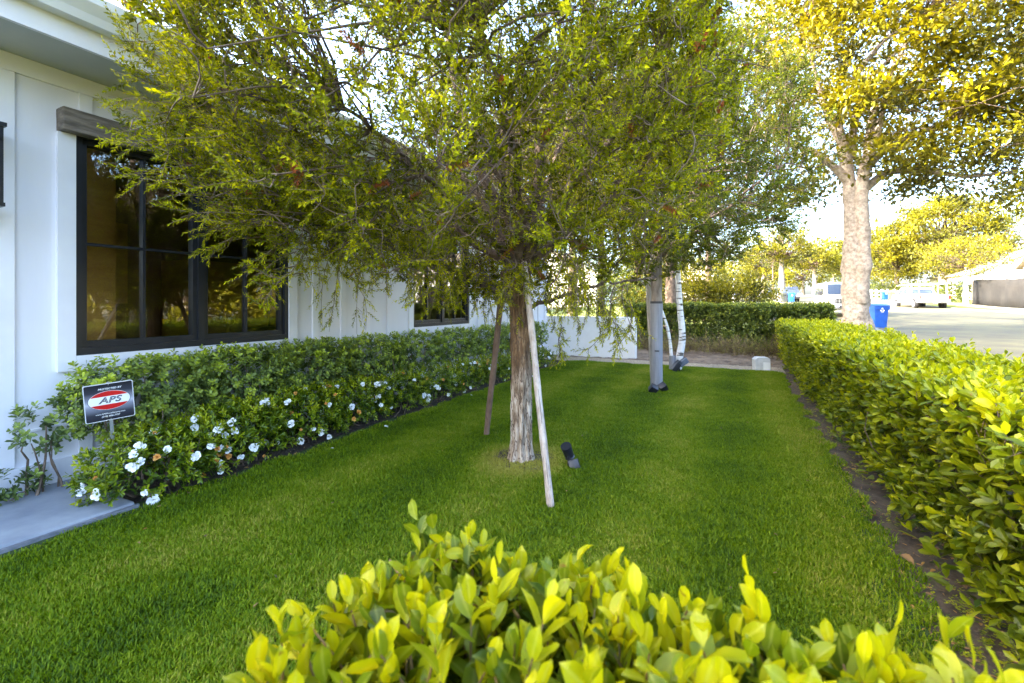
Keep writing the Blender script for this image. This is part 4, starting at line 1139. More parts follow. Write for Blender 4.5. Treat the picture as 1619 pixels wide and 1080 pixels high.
# stray low shoots near the soil and above the top
P = np.stack([R.uniform(XI - .06, XI + .1, 130), R.uniform(1.2, 9, 130), R.uniform(.05, .2, 130)], -1)
q2, _, _, _ = hedge_leaves(P, np.tile(np.array([[-1., 0, .2]]), (130, 1)), .05, .1, 6, .07)
to_obj('foliage', q2, .5, T_O6, M['lf_hedge'], rh)
P = np.stack([R.uniform(XI, XO, 160), R.uniform(1.0, 10, 160), R.uniform(ZTOP, ZTOP + .05, 160)], -1)
q2, _, _, _ = hedge_leaves(P, np.tile(np.array([[0., 0, 1]]), (160, 1)), .02, .11, 6, .06, up=1.0, tone_b=(.5, .9))
to_obj('foliage', q2, .5, T_O6, M['lf_hedge'], rh)

# front hedge right under the camera
fh = empty('clipped_hedge', (.5, .2, 0), label='near hedge of large glossy yellow-green leaves in front of the camera', cat='hedge')
fh['label'] = 'nearest hedge of large glossy yellow-green leaves crossing the front of the lawn'
FZ = .692
def front_q(x0, x1, y0, y1, faces, dens, nl, L, depth=.14, z0=.15, **k):
    P, Nn = surf_box(x0, x1, y0, y1, z0, FZ, faces, dens, bump=.012)
    return hedge_leaves(P, Nn, depth, .085, nl, L, **k)
q, b_, ax_, dd = front_q(-.46, .9, -.02, .64, 'tfl', 1500, 7, .055, up=.7, a0=1.0, a1=.4, tone_b=(.1, .95))
rest = place_leaf_parts(fh, 'leaf', q, .47, 300, 1300, M['lf_front'], dd < .07, VF)
to_obj('foliage', q, .47, T_MD, M['lf_front'], fh, keep=rest & (dd < .13), smooth=True)
tw = curve_paths(b_ - np.array(fh.location), b_ + ax_ * .085 - np.array(fh.location), 3, wob=.05)
V, F = tubes(tw, np.array([[.0022, .0018, .0012]]) * np.ones((len(tw), 1)), 5)
link('twigs', mesh_np('twigs', V, F, smooth=True), mat('young_stem', (.12, .10, .03), (.25, .14, .05), scale=12, rough=.6), fh, kind='stuff')
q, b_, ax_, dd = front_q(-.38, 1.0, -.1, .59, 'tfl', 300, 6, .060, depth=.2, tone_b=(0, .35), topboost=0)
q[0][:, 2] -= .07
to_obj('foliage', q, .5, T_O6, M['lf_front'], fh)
hedge_stems(fh, -.3, 1.4, -.3, .35, .55, 70, M['bark_branch'])
# a few shoots standing above the clipped top
P = np.array([[x, y, FZ + z] for x, y, z in zip(R.uniform(-.2, .42, 44), R.uniform(.52, .67, 44), R.uniform(-.03, .005, 44))] + [[-.27, .50, FZ + .03], [-.05, .48, FZ + .03], [.25, .47, FZ + .02], [.6, .45, FZ + .03], [.42, .46, FZ + .03]])
q, b_, ax_, dd = hedge_leaves(P, np.tile(np.array([[0., 0, 1]]), (len(P), 1)), .0, .10, 6, .05, up=1.2, a0=.7, a1=.15, tone_b=(.5, .9))
to_obj('foliage', q, .42, T_HD, M['lf_front'], fh, smooth=True)

# ------------------------------------------------------------------ planting under the windows
# pittosporum hedge against the wall: separate shrubs
def rosette_shrub(name, loc, rad, n, nl, L, Wr, lf, label, cat, group, z0, stems=8, stem_m=None, slen=.045, tone_b=(.2, .9), a0=1.35, a1=.75, flowers=None, squash=3.0, tpl=T_O6):
    e = empty(name, loc, label=label, cat=cat, group=group)
    D = nrm(R.normal(0, 1, (n * 3, 3)))
    rr3 = np.array(rad)
    pn = 4.0
    k_ = (np.sum(np.abs(D) ** pn, 1)) ** (-1 / pn)                   # rounded box outline
    P = D * k_[:, None] * rr3 * (1 + .12 * np.array([mnoise.noise(Vector(d * 3 + Vector(loc))) for d in D]))[:, None]
    P[:, 2] += z0 + rr3[2]
    ok = (P[:, 2] > .03) & ~((P[:, 0] + loc[0] < WX + .04))
    P, D = P[ok][:n], D[ok][:n]
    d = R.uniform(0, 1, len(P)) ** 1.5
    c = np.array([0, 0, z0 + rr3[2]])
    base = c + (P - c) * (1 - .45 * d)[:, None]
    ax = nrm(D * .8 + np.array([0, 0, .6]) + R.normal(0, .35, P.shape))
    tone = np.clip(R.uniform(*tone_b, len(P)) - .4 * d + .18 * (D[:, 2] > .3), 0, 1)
    q = shoots(base, ax, slen * R.uniform(.7, 1.3, len(P)), nl, a0, a1, L, jit=.22, tone=tone)
    V, F, tn = leaves(q[0], q[1], q[2], q[3], q[3] * Wr, q[4], tpl)
    link('foliage', mesh_np('foliage', V, F, tone=tn), lf, e, kind='stuff')
    A = np.stack([R.normal(0, rad[0] * .25, stems), R.normal(0, rad[1] * .3, stems), np.full(stems, -.02)], -1)
    tgt = base[R.integers(0, len(base), stems)]
    Pp = curve_paths(A, tgt, 7, wob=.08)
    V, F = tubes(Pp, np.linspace(1, .35, 7)[None] * .008 * R.uniform(.6, 1.3, (stems, 1)), 5)
    link('stems', mesh_np('stems', V, F, smooth=True), stem_m or M['twig_pale'], e, kind='stuff')
    if flowers:
        outer = np.nonzero((d < .25) & (P[:, 0] > -.02))[0]
        nw, no = flowers
        sel = R.choice(outer, min(len(outer), nw + no), replace=False)
        for kk, i in enumerate(sel):
            f = (FLW if kk < nw else FLO)[R.integers(3)]
            o = bpy.data.objects.new('flower', f); COL.objects.link(o); o.parent = e
            dd_ = Vector(nrm(D[i] + np.array([.5, -.7, .4]) + R.normal(0, .4, 3)))
            s = R.uniform(.5, .98) * (1 if kk < nw else .75)
            o.matrix_local = Matrix.Translation(Vector(P[i]) + dd_ * .02) @ dd_.to_track_quat('Z', 'Y').to_matrix().to_4x4() @ Matrix.Rotation(R.uniform(0, 6), 4, 'Z') @ Matrix.Diagonal((s, s, s, 1))
    return e

T_PET = _tpl([(0, 0, 0), (.3, .3, .10), (.7, .5, .16), (.95, .30, .05), (1.0, 0, .10), (.95, -.30, .02), (.7, -.5, .14), (.3, -.3, .10), (.55, 0, .02)], [(0, 1, 8), (1, 2, 8), (2, 3, 8), (3, 4, 8), (4, 5, 8), (5, 6, 8), (6, 7, 8), (7, 0, 8)])
def flower_mesh(m, seed):
    rg = np.random.default_rng(seed); P, D, Nn, L = [], [], [], []
    for ring, (n, el, ln) in enumerate(((6, .25, .030), (5, .8, .022), (3, 1.2, .014))):
        for i in range(n):
            a = i * 6.283 / n + ring * .5 + rg.uniform(-.25, .25); e = el + rg.uniform(-.25, .25)
            d = np.array([math.cos(a) * math.cos(e), math.sin(a) * math.cos(e), math.sin(e)])
            P.append(d * .002); D.append(d); Nn.append(np.array([-math.cos(a) * math.sin(e), -math.sin(a) * math.sin(e), math.cos(e)]) + rg.normal(0, .2, 3)); L.append(ln * rg.uniform(.8, 1.15))
    V, F, tn = leaves(np.array(P), np.array(D), np.array(Nn), np.array(L), np.array(L) * .95, np.ones(len(L)), T_PET)
    me = mesh_np('flower', V, F, smooth=True); me.materials.append(m); return me
FLW = [flower_mesh(M['petal_white'], s) for s in (1, 2, 3)]
FLO = [flower_mesh(M['petal_orange'], s) for s in (4, 5, 6)]

ys = [1.62, 2.25, 2.9, 3.6, 4.35, 5.15, 6.0, 6.9, 7.8]
pl_ = ['nearest leggy pittosporum shrub behind the yard sign', 'pittosporum shrub with bare stems below the left half of the near window', 'pittosporum shrub under the right edge of the near window', 'pittosporum shrub just past the near window',
       'pittosporum shrub before the far window', 'pittosporum shrub under the far window', 'pittosporum shrub past the far window, left of the brown stake', 'pittosporum shrub behind the brown stake', 'farthest pittosporum shrub by the house corner']
for i, y in enumerate(ys):
    far = y > 4
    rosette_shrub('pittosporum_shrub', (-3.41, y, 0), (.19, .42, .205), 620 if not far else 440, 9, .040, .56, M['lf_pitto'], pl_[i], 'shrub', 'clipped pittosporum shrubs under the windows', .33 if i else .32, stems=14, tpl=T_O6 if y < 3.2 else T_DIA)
# low straggling shoots at the near end
rosette_shrub('pittosporum_shrub', (-3.50, 1.16, 0), (.11, .14, .13), 46, 8, .044, .5, M['lf_pitto'], 'low straggling pittosporum shoots before the white wall near the sign', 'shrub', 'clipped pittosporum shrubs under the windows', .26, stems=5, tone_b=(.0, .5))
rosette_shrub('creeping_plant', (-3.54, .86, 0), (.08, .26, .07), 60, 8, .042, .52, M['lf_pitto'], 'small dark creeping plant at the wall foot on the slab', 'plant', None, .03, stems=5, tone_b=(.0, .35))
rosette_shrub('creeping_plant', (-3.57, .80, 0), (.05, .12, .06), 22, 8, .042, .52, M['lf_pitto'], 'dark leafy sprig on the wall just above the creeping plant', 'plant', None, .22, stems=4, tone_b=(.0, .35))
gy_ = [(1.50, .21, .30), (2.0, .235, .30), (2.55, .24, .30), (3.1, .23, .31), (3.7, .22, .33), (4.35, .21, .34), (5.0, .20, .36), (5.7, .20, .36), (6.5, .19, .38), (7.3, .18, .40)]
gl = ['nearest gardenia bush spilling over the slab corner, white and orange blooms', 'second gardenia bush, below the sign, dotted with orange fading blooms', 'third gardenia bush from the slab, below the near window', 'fourth gardenia bush from the slab, below the window edge',
      'fifth gardenia bush from the slab', 'sixth gardenia bush from the slab, mid bed', 'seventh gardenia bush from the slab, level with the far window', 'eighth gardenia bush from the slab, left of the brown stake', 'gardenia bush right behind the brown stake', 'farthest gardenia bush behind the bottlebrush trunk']
for i, (y, h, ry) in enumerate(gy_):
    near = y < 4
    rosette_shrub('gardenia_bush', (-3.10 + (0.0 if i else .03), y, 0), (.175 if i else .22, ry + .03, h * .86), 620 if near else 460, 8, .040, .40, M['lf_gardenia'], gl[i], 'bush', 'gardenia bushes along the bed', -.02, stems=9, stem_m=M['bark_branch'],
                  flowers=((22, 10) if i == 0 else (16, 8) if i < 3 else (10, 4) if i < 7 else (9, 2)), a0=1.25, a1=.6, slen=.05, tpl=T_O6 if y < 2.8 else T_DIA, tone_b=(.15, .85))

# far hedge and dry plants on the bank
fa = empty('clipped_hedge', (-.2, 11.3, .15), label='dark green hedge across the far end of the yard on the bank', cat='hedge')
P, Nn = surf_box(-2.35, 1.72, 10.7, 11.8, .17, 1.07, 'ntlr', 900, bump=.06)
q, _, _, _ = hedge_leaves(P, Nn, .2, .08, 7, .055, tone_b=(.1, .8), topboost=.1)
to_obj('foliage', q, .55, T_DIA, M['lf_farhedge'], fa)
P, Nn = surf_box(-2.2, 1.62, 10.85, 11.7, .2, .95, 'ntlr', 500, bump=.08)
q, _, _, _ = hedge_leaves(P, Nn, .2, .08, 7, .06, tone_b=(0, .25), topboost=0)
to_obj('foliage', q, .55, T_DIA, M['lf_farhedge'], fa)
hedge_stems(fa, -2.1, 1.5, 11.0, 11.6, .5, 40, M['bark_branch'], r=.03, spread=.1)
for i, (x, y, r_, lf_, lb) in enumerate([(-1.9, 10.3, .35, 'lf_dry', 'dry brown tuft on the bank by the end of the garden wall'), (-.9, 10.4, .4, 'lf_dry', 'dry tangled plant on the bank behind the birch'), (-.1, 10.3, .4, 'lf_dry', 'withered low plant in the middle of the bank'),
                                   (.45, 10.3, .35, 'lf_green', 'small green plant on the bank left of the utility box'), (.85, 10.1, .3, 'lf_dry', 'yellowish low plant on the bank behind the utility box'), (-2.55, 11.6, .45, 'lf_green', 'leafy green shrub behind the end of the garden wall')]):
    e = empty('bank_plant', (x, y, float(gz(x, y))), label=lb, cat='plant')
    n = 260
    P = np.stack([R.normal(0, r_ * .55, n), R.normal(0, r_ * .35, n), np.abs(R.normal(0, .13, n))], -1)
    q = shoots(P, nrm(R.normal(0, .6, (n, 3)) + np.array([0, 0, 1])), .09, 7, 1.0, .5, .045, tone=R.uniform(0, .9, n))
    V, F, tn = leaves(q[0], q[1], q[2], q[3], q[3] * .35, q[4], T_DIA)
    link('foliage', mesh_np('foliage', V, F, tone=tn), M[lf_], e, kind='stuff')
    A = P * np.array([.4, .4, 0]); Pp = curve_paths(A, P + np.array([0, 0, .05]), 4, wob=.12)
    V, F = tubes(Pp, np.array([[.004, .003, .002, .001]]) * np.ones((n, 1)), 3)
    link('stems', mesh_np('stems', V, F), M['twig_pale'], e, kind='stuff')

for i, (x, y, lb) in enumerate([(-1.5, 10.2, 'straw coloured tuft below the far hedge, left of the birch'), (-.5, 10.0, 'thin dry tuft just right of the birch base'), (.2, 10.2, 'brownish tangle under the far hedge, centre'), (.6, 10.4, 'reddish dry tuft under the right half of the far hedge'),
                            (.3, 9.8, 'small dry tuft left of the utility box'), (-1.2, 9.9, 'small withered tuft beside the grey stakes')]):
    e = empty('bank_plant', (x, y, float(gz(x, y))), label=lb, cat='plant')
    n = 200
    P = np.stack([R.normal(0, .26, n), R.normal(0, .16, n), np.abs(R.normal(0, .10, n))], -1)
    q = shoots(P, nrm(R.normal(0, .6, (n, 3)) + np.array([0, 0, 1])), .09, 7, 1.0, .5, .045, tone=R.uniform(0, .9, n))
    V, F, tn = leaves(q[0], q[1], q[2], q[3], q[3] * .3, q[4], T_DIA)
    link('foliage', mesh_np('foliage', V, F, tone=tn), M['lf_dry'], e, kind='stuff')

# leaf litter, weeds and small stones on the bare soil
n = 1500
P = np.stack([R.uniform(.57, .95, n), 1.4 + R.uniform(0, 1, n) ** 1.3 * 8, np.full(n, .008)], -1)
P2 = np.stack([R.uniform(-2.98, -2.82, 260), R.uniform(1.5, 8, 260), np.full(260, .008)], -1)
P3 = np.stack([R.uniform(-3.2, 1.2, 900), R.uniform(8.9, 10.8, 900), np.zeros(900)], -1); P3[:, 2] = gz(P3[:, 0], P3[:, 1]) + .03
P = np.concatenate([P, P2, P3]); n = len(P)
a = R.uniform(0, 6.283, n); D = np.stack([np.cos(a), np.sin(a), R.uniform(-.1, .3, n)], -1)
L = R.uniform(.010, .035, n)
V, F, tn = leaves(P, D, np.array([[0, 0, 1.]]) + R.normal(0, .3, (n, 3)), L, L * R.uniform(.2, .5, n), R.uniform(0, 1, n), T_OVAL)
link('leaf_litter', mesh_np('leaf_litter', V, F, tone=tn), M['litter'], label='dry leaf litter scattered on the bare soil', cat='leaf litter', kind='stuff')
n = 230
P = np.stack([R.uniform(-2.8, .5, n), R.uniform(1.0, 8.2, n), R.uniform(.018, .028, n)], -1)
a = R.uniform(0, 6.283, n); D = np.stack([np.cos(a), np.sin(a), R.uniform(-.2, .3, n)], -1); L = R.uniform(.010, .026, n)
V, F, tn = leaves(P, D, np.array([[0, 0, 1.]]) + R.normal(0, .3, (n, 3)), L, L * R.uniform(.3, .5, n), R.uniform(0, 1, n), T_O6)
link('lawn_litter', mesh_np('lawn_litter', V, F, tone=tn), M['litter'], label='small brown fallen leaves scattered over the lawn', cat='leaf litter', kind='stuff')
for k, (x, y) in enumerate(((-2.72, 6.2), (-2.76, 3.1), (-2.8, 4.6), (-2.7, 2.45))):
    lb = ['white petal fallen on the lawn edge behind the brown stake', 'white petal fallen at the bed edge below the near window', 'white petal fallen halfway along the bed edge', 'white petal fallen on the grass nearest the sign'][k]
    o = link('fallen_petal', FLW[0], label=lb, cat='petal'); o.location = (x, y, .02); o.rotation_euler = (.3, .2, k); o.scale = (.55, .55, .35)
n = 420
P = np.stack([R.uniform(.58, .86, n), 1.5 + R.uniform(0, 1, n) ** 1.3 * 7, np.full(n, .006)], -1)
P = P + np.where(R.uniform(0, 1, (n, 1)) < .8, 0, 0)
cl = np.array([[.74, 2.15, 0], [.68, 1.95, 0], [.70, 2.9, 0], [.66, 3.6, 0], [.78, 2.0, 0], [.72, 4.6, 0], [.64, 5.4, 0]])
P[:260] = cl[R.integers(0, len(cl), 260)] + R.normal(0, .05, (260, 3)) * np.array([1, 1.6, 0]) + np.array([0, 0, .008])
q = shoots(P, np.tile(np.array([[0, 0, 1.]]), (n, 1)), .012, 5, 1.4, 1.1, .012, tone=R.uniform(.3, .9, n))
V, F, tn = leaves(q[0], q[1], q[2], q[3], q[3] * .8, q[4], T_OVAL)
link('soil_weeds', mesh_np('soil_weeds', V, F, tone=tn), M['lf_hedge'], label='tiny green weeds sprouting on the soil beside the hedge', cat='weeds', kind='stuff')
fl = [((.73, 2.72), .036, .95, 'yellow-orange fallen leaf on the soil beside the hedge'), ((.665, 1.93), .032, .3, 'reddish brown fallen leaf on the soil by the lawn edge'), ((.79, 2.35), .034, .45, 'curled tan fallen leaf under the hedge'), ((.63, 2.5), .07, .6, 'long straw coloured fallen leaf across the lawn edge')]
for (x, y), ln, t, lb in fl:
    T, F = T_HD2; me = mesh_np('fallen_leaf', T * np.array([ln, ln * .45, ln]), F, tone=np.full(len(T), t), smooth=True)
    o = link('fallen_leaf', me, M['litter'], label=lb, cat='leaf'); o.location = (x, y, .016); o.rotation_euler = (.2, -.1, R.uniform(0, 6))
# ------------------------------------------------------------------ street
def strip(name, x0, x1, y0, y1, m, dz, nx=6, ny=90, **k):
    return sheet(name, np.linspace(x0, x1, nx), np.linspace(y0, y1, ny), m, dz=dz, **k)
RX0, RX1 = 4.55, 14.6
strip('road', RX0 - .02, RX1 + .02, -60, 300, M['asphalt'], -.12 + .004, nx=14, ny=240, kind='structure')
strip('gutter_strip', RX1 - .55, RX1 + .015, -60, 200, M['road_concrete'], -.108, ny=200, kind='structure')
strip('gutter_strip', RX0 - .015, RX0 + .5, -60, 200, M['road_concrete'], -.108, ny=200, kind='structure')
def kerb(name, x0, x1, y0, y1):
    ys = np.linspace(y0, y1, 160); V = []; F = []
    prof = [(x0, -.2), (x0, .005), (x0 + .015, .018), (x1 - .015, .018), (x1, .005), (x1, -.2)]
    for y in ys:
        for x, z in prof: V.append((x, y, float(gz((x0 + x1) / 2, y)) * 1.0 + z))
    n = len(prof)
    for i in range(len(ys) - 1):
        for j in range(n - 1): F.append((i * n + j, i * n + j + 1, (i + 1) * n + j + 1, (i + 1) * n + j))
    link(name, mesh_np(name, V, F), M['road_concrete'], kind='structure')
kerb('kerb', RX0 - .17, RX0 - .02, -60, 200)
kerb('kerb', RX1 + .02, RX1 + .17, -60, 200)
strip('parkway_grass', 2.9, RX0 - .17, -60, 25.0, M['turf'], .010, ny=240, kind='structure')
strip('parkway_grass', 2.9, RX0 - .17, 29.5, 120, M['turf'], .010, ny=120, kind='structure')
strip('driveway', 2.9, RX0 - .17, 25.0, 29.5, M['road_concrete'], .008, ny=20, kind='structure')
strip('sidewalk', 1.75, 2.9, -60, 200, M['road_concrete'], .012, ny=200, kind='structure')
strip('parkway_grass', RX1 + .17, 16.6, -40, 36, M['turf'], .012, ny=100, kind='structure')
strip('driveway', RX1 + .17, 16.6, 36, 41.0, M['road_concrete'], .014, ny=20, kind='structure')
strip('parkway_grass', RX1 + .17, 16.6, 41.0, 66, M['turf'], .012, ny=60, kind='structure')
strip('parkway_grass', RX1 + .17, 16.6, 72, 160, M['turf'], .012, ny=60, kind='structure')
strip('driveway', RX1 + .17, 19, 66, 72, M['road_concrete'], .014, ny=12, kind='structure')
strip('sidewalk', 16.6, 17.9, -40, 160, M['road_concrete'], .018, ny=120, kind='structure')
strip('front_yard_grass', 17.9, 40, 54, 160, M['turf'], .01, nx=10, ny=60, kind='structure')
strip('front_yard_grass', 17.9, 30, -40, 30, M['turf'], .01, nx=10, ny=60, kind='structure')
strip('front_yard_grass', -14, 1.6, 14.5, 60, M['turf'], .01, nx=14, ny=60, kind='structure')
strip('front_yard_grass', -14, 1.6, -12, -1.2, M['turf'], .01, nx=10, ny=20, kind='structure')

# ------------------------------------------------------------------ trees
def far_tree(name, loc, label, crad, cz, nclump, nleaf, L, Wr, lf, tr=.2, group=None, bark='bark_far', cl=.45, limbs_n=6, tpl=T_DIA, lump=.3, trunkpath=None, cat='tree', off=(0, 0), floor=-9, limbz=.6, shell=.35, nodes=None, extra=None):
    x, y = loc; z0 = float(gz(x, y))
    e = empty(name, (x, y, z0), label=label, cat=cat, group=group)
    top = cz - crad[2] * .2
    tp = trunkpath or [(0, 0, -.2), (.05 * tr, 0, cz * .35), (-.1 * tr, .05, top * .7), (off[0] * .4, off[1] * .4, top)]
    P = np.array(tp); t = np.linspace(0, 1, len(P)); tt = np.linspace(0, 1, 24)
    PP = np.stack([np.interp(tt, t, P[:, i]) for i in range(3)], -1)
    for _ in range(2): PP[1:-1] = (PP[:-2] + PP[1:-1] * 2 + PP[2:]) / 4
    rr_ = tr * (np.linspace(1, .4, 24)) * (1 + .35 * np.exp(-np.linspace(0, 1, 24) * 14))
    tube_obj('trunk', PP[None], rr_[None], M[bark], e, sides=12)
    C = nrm(R.normal(0, 1, (nclump, 3))) * R.uniform(shell, 1, (nclump, 1)) ** .5
    C = C * (1 + lump * np.array([mnoise.noise(Vector(c * 2.1 + np.array([x, y, 0]))) for c in C]))[:, None]
    C = C * np.array(crad) + np.array([off[0], off[1], cz])
    C = C[C[:, 2] > floor]
    if extra is not None: C = np.concatenate([C, extra])
    nclump = len(C)
    A = np.tile(np.array(tp[-2]) * (1 - limbz) + np.array(tp[-1]) * limbz, (nclump, 1)) + np.stack([0 * C[:, 0], 0 * C[:, 0], R.uniform(-.25, .15, nclump) * crad[2]], -1)
    if nodes is not None:
        dd = np.linalg.norm(C[:, None] - nodes[None], axis=2)
        A = nodes[np.argmin(dd, 1)]
    BP = curve_paths(A, C, 6, sag=.06, wob=.08)
    V, F = tubes(BP, np.linspace(.20, .04, 6)[None] * tr * (.75 if nodes is not None else 1) * R.uniform(.5, 1.2, (nclump, 1)), 4)
    link('branches', mesh_np('branches', V, F, smooth=True), M['bark_branch'], e, kind='stuff')
    nleaf = int(nleaf * (1.25 if lf == 'lf_yellow' else 1)); L = L * (1.25 if lf == 'lf_yellow' else 1)
    per = nleaf // nclump
    base = np.repeat(C, per, 0)
    s = cl * R.uniform(.6, 1.3, (nclump, 1)); s = np.repeat(s, per, 0)
    dl = R.normal(0, .5, base.shape) * s * np.array([1, 1, .55])
    tone = np.repeat(R.uniform(.15, .85, nclump), per) + R.normal(0, .15, len(base)) + .25 * dl[:, 2] / cl
    base = base + dl
    base = base[:, :]; ok = base[:, 2] > (floor if extra is None else floor - 2)
    base, tone, dl = base[ok], tone[ok], dl[ok]
    D = nrm(nrm(dl) * .6 + np.array([0, 0, .25]) + R.normal(0, .5, base.shape)); Nn = np.array([[0, 0, 1.]]) + R.normal(0, .45, base.shape)
    Ls = L * R.uniform(.6, 1.2, len(base))
    V, F, tn = leaves(base, D, Nn, Ls, Ls * Wr, np.clip(tone, 0, 1), tpl)
    link('foliage', mesh_np('foliage', V, F, tone=tn), M[lf], e, kind='stuff')
    return e

# big magnolia on the parkway: two fused trunks
mg = pix(1354, 512, 15.6)
MZ = float(gz(mg.x, mg.y))
def mrel(px, py, Z=15.6): return tuple(pix(px, py, Z) - Vector((mg.x, mg.y, MZ)))
MLIMBS = [([mrel(1344, 290), mrel(1325, 270), mrel(1290, 240), mrel(1240, 225)], [.17, .14, .09, .05]), ([mrel(1366, 300), mrel(1400, 272), mrel(1450, 268), mrel(1530, 280), mrel(1600, 272)], [.16, .12, .09, .07, .04]),
                ([mrel(1362, 275), mrel(1395, 240), mrel(1440, 215), mrel(1500, 190)], [.15, .12, .09, .05]), ([mrel(1345, 250), mrel(1350, 190), mrel(1380, 120), mrel(1440, 60)], [.14, .11, .08, .04]),
                ([mrel(1352, 120), mrel(1400, 60), mrel(1470, 20)], [.1, .07, .04]), ([mrel(1340, 250), mrel(1310, 190), mrel(1290, 120), mrel(1270, 40)], [.12, .09, .07, .04]),
                ([mrel(1364, 290), mrel(1390, 200, 14.6), mrel(1410, 110, 14.0), mrel(1450, 40, 13.6)], [.12, .09, .07, .04]), ([mrel(1344, 280), mrel(1340, 240, 17), mrel(1360, 180, 18.5)], [.12, .09, .05])]
MN = np.concatenate([np.stack([np.interp(np.linspace(0, 1, 12), np.linspace(0, 1, len(p)), np.array(p)[:, i]) for i in range(3)], -1)[3:] for p, _ in MLIMBS])
EX = np.array([mrel(px_ + R.uniform(-16, 16), py_ + R.uniform(-12, 12), 15.6 + R.uniform(-1.6, 1.6)) for px_, py_ in [(1400, 262), (1430, 255), (1460, 262), (1480, 285), (1510, 265), (1540, 290), (1560, 265), (1585, 300), (1610, 280), (1640, 290), (1600, 250), (1570, 235), (1530, 240), (1490, 240), (1620, 320), (1600, 190), (1635, 210), (1560, 190), (1590, 225), (1500, 215), (1290, 255), (1270, 290), (1240, 300), (1300, 300), (1255, 330), (1420, 300), (1450, 300), (1625, 240), (1580, 160), (1545, 150), (1618, 105), (1606, 98)] for _ in range(2)])
me_ = far_tree('magnolia_tree', (mg.x, mg.y), 'tall magnolia on the parkway with pale knobbly forked trunk beside the blue bin', (5.6, 5.2, 4.6), 9.9, 400, 60000, .215, .48, 'lf_magnolia', tr=.10, bark='bark_magnolia', cl=.8, lump=.45,
               trunkpath=[mrel(1356, 420), mrel(1354, 330), mrel(1350, 240), mrel(1362, 130)], off=(1.4, .4), floor=5.6, limbz=.0, shell=.25, nodes=MN, extra=EX)
for o in list(me_.children):
    if o.name.startswith('trunk'): bpy.data.objects.remove(o)
def knob_trunk(pts, rads, seed):
    P = np.array(pts); k = 90; t = np.linspace(0, 1, len(P)); tt = np.linspace(0, 1, k)
    PP = np.stack([np.interp(tt, t, P[:, i]) for i in range(3)], -1)
    for _ in range(8): PP[1:-1] = (PP[:-2] + PP[1:-1] * 2 + PP[2:]) / 4
    r = np.interp(tt, t, rads)
    V, F = tubes(PP[None], r[None], 36); V = V.reshape(k, 36, 3)
    for i in range(k):
        for j in range(36):
            d = V[i, j] - PP[i]; Ln = np.linalg.norm(d); p = Vector(V[i, j])
            V[i, j] = PP[i] + d * (1 + .22 * mnoise.noise(p * 2.1 + Vector((seed, 0, 0))) + .10 * mnoise.noise(p * 6))
    link('trunk', mesh_np('trunk', V.reshape(-1, 3), F, smooth=True), M['bark_magnolia'], me_)
knob_trunk([mrel(1354, 524), mrel(1354, 500), mrel(1352, 450), mrel(1351, 400), mrel(1348, 350), mrel(1344, 310), mrel(1342, 285), mrel(1336, 240), mrel(1322, 190)], [.52, .41, .37, .36, .26, .21, .21, .18, .12], 1)
knob_trunk([mrel(1360, 480, 15.35), mrel(1364, 420, 15.35), mrel(1364, 370, 15.35), mrel(1362, 330, 15.35), mrel(1362, 290, 15.35), mrel(1372, 240, 15.35), mrel(1385, 150, 15.35)], [.19, .26, .24, .22, .19, .15, .10], 5)
for pts, rd in MLIMBS:
    P = np.array(pts); t = np.linspace(0, 1, len(P)); tt = np.linspace(0, 1, 16)
    PP = np.stack([np.interp(tt, t, P[:, i]) for i in range(3)], -1)
    tube_obj('limb', PP[None], np.interp(tt, t, rd)[None], M['bark_magnolia'], me_, sides=8)

G1 = 'street trees down the near kerb'
def at(px, py, Z): p = pix(px, py, Z); return (p.x, p.y)
far_tree('street_tree', at(1236, 470, 55), 'pale trunked street tree beside the far blue bin on the near kerb', (3.6, 3.6, 2.4), 6.6, 60, 3500, .30, .5, 'lf_yellow', tr=.42, cl=.9, floor=3.4)
far_tree('street_tree', at(1207, 462, 72), 'pale trunked street tree farther along the near kerb, left of the silver car', (3.6, 3.6, 2.4), 6.2, 50, 2600, .34, .5, 'lf_yellow', tr=.35, cl=.9, floor=3.4)
far_tree('street_tree', at(1222, 466, 62), 'thin dark trunked young tree between two pale trunks', (1.2, 1.2, 1.6), 5.4, 16, 900, .22, .5, 'lf_green', tr=.14, cl=.5, bark='bark_branch', floor=3.6)
far_tree('street_tree', at(1288, 452, 80), 'tree with white forked trunk behind the white van', (4.5, 4.5, 3.2), 7.0, 60, 3600, .38, .5, 'lf_yellow', tr=.42, cl=1.2, floor=3.0)
far_tree('street_tree', at(1318, 446, 88), 'yellow leaved street tree above the van roof', (4.5, 4.5, 3.6), 7.5, 60, 3600, .4, .5, 'lf_yellow', tr=.35, cl=1.2, floor=2.5)
far_tree('street_tree', at(1160, 478, 40), 'slim pale birch like trunk behind the far hedge', (1.4, 1.4, 1.8), 4.8, 30, 1500, .18, .5, 'lf_yellow', tr=.11, cl=.6, bark='birch', floor=2.3)
for px_, lb in ((1025, 'yellow-green shrub just behind the far hedge, left of the birch'), (1098, 'yellow-green shrub just behind the far hedge, right of the birch'), (1165, 'yellow-green shrub just behind the right half of the far hedge')):
    far_tree('garden_shrub', at(px_, 480, 18), lb, (1.25, 1.0, .95), 1.35, 45, 3600, .12, .42, 'lf_yellow', tr=.05, cl=.5, bark='bark_branch', cat='shrub')
far_tree('garden_tree', at(1105, 478, 34), 'bright yellow-green shrub tree glowing behind the far hedge', (3.0, 2.0, 1.5), 2.4, 70, 5200, .20, .4, 'lf_yellow', tr=.12, cl=.8)
far_tree('garden_tree', at(1035, 478, 30), 'yellowish tree behind the sheathed trunk and far hedge', (2.4, 2.0, 1.8), 3.2, 60, 4200, .18, .4, 'lf_yellow', tr=.12, cl=.8)
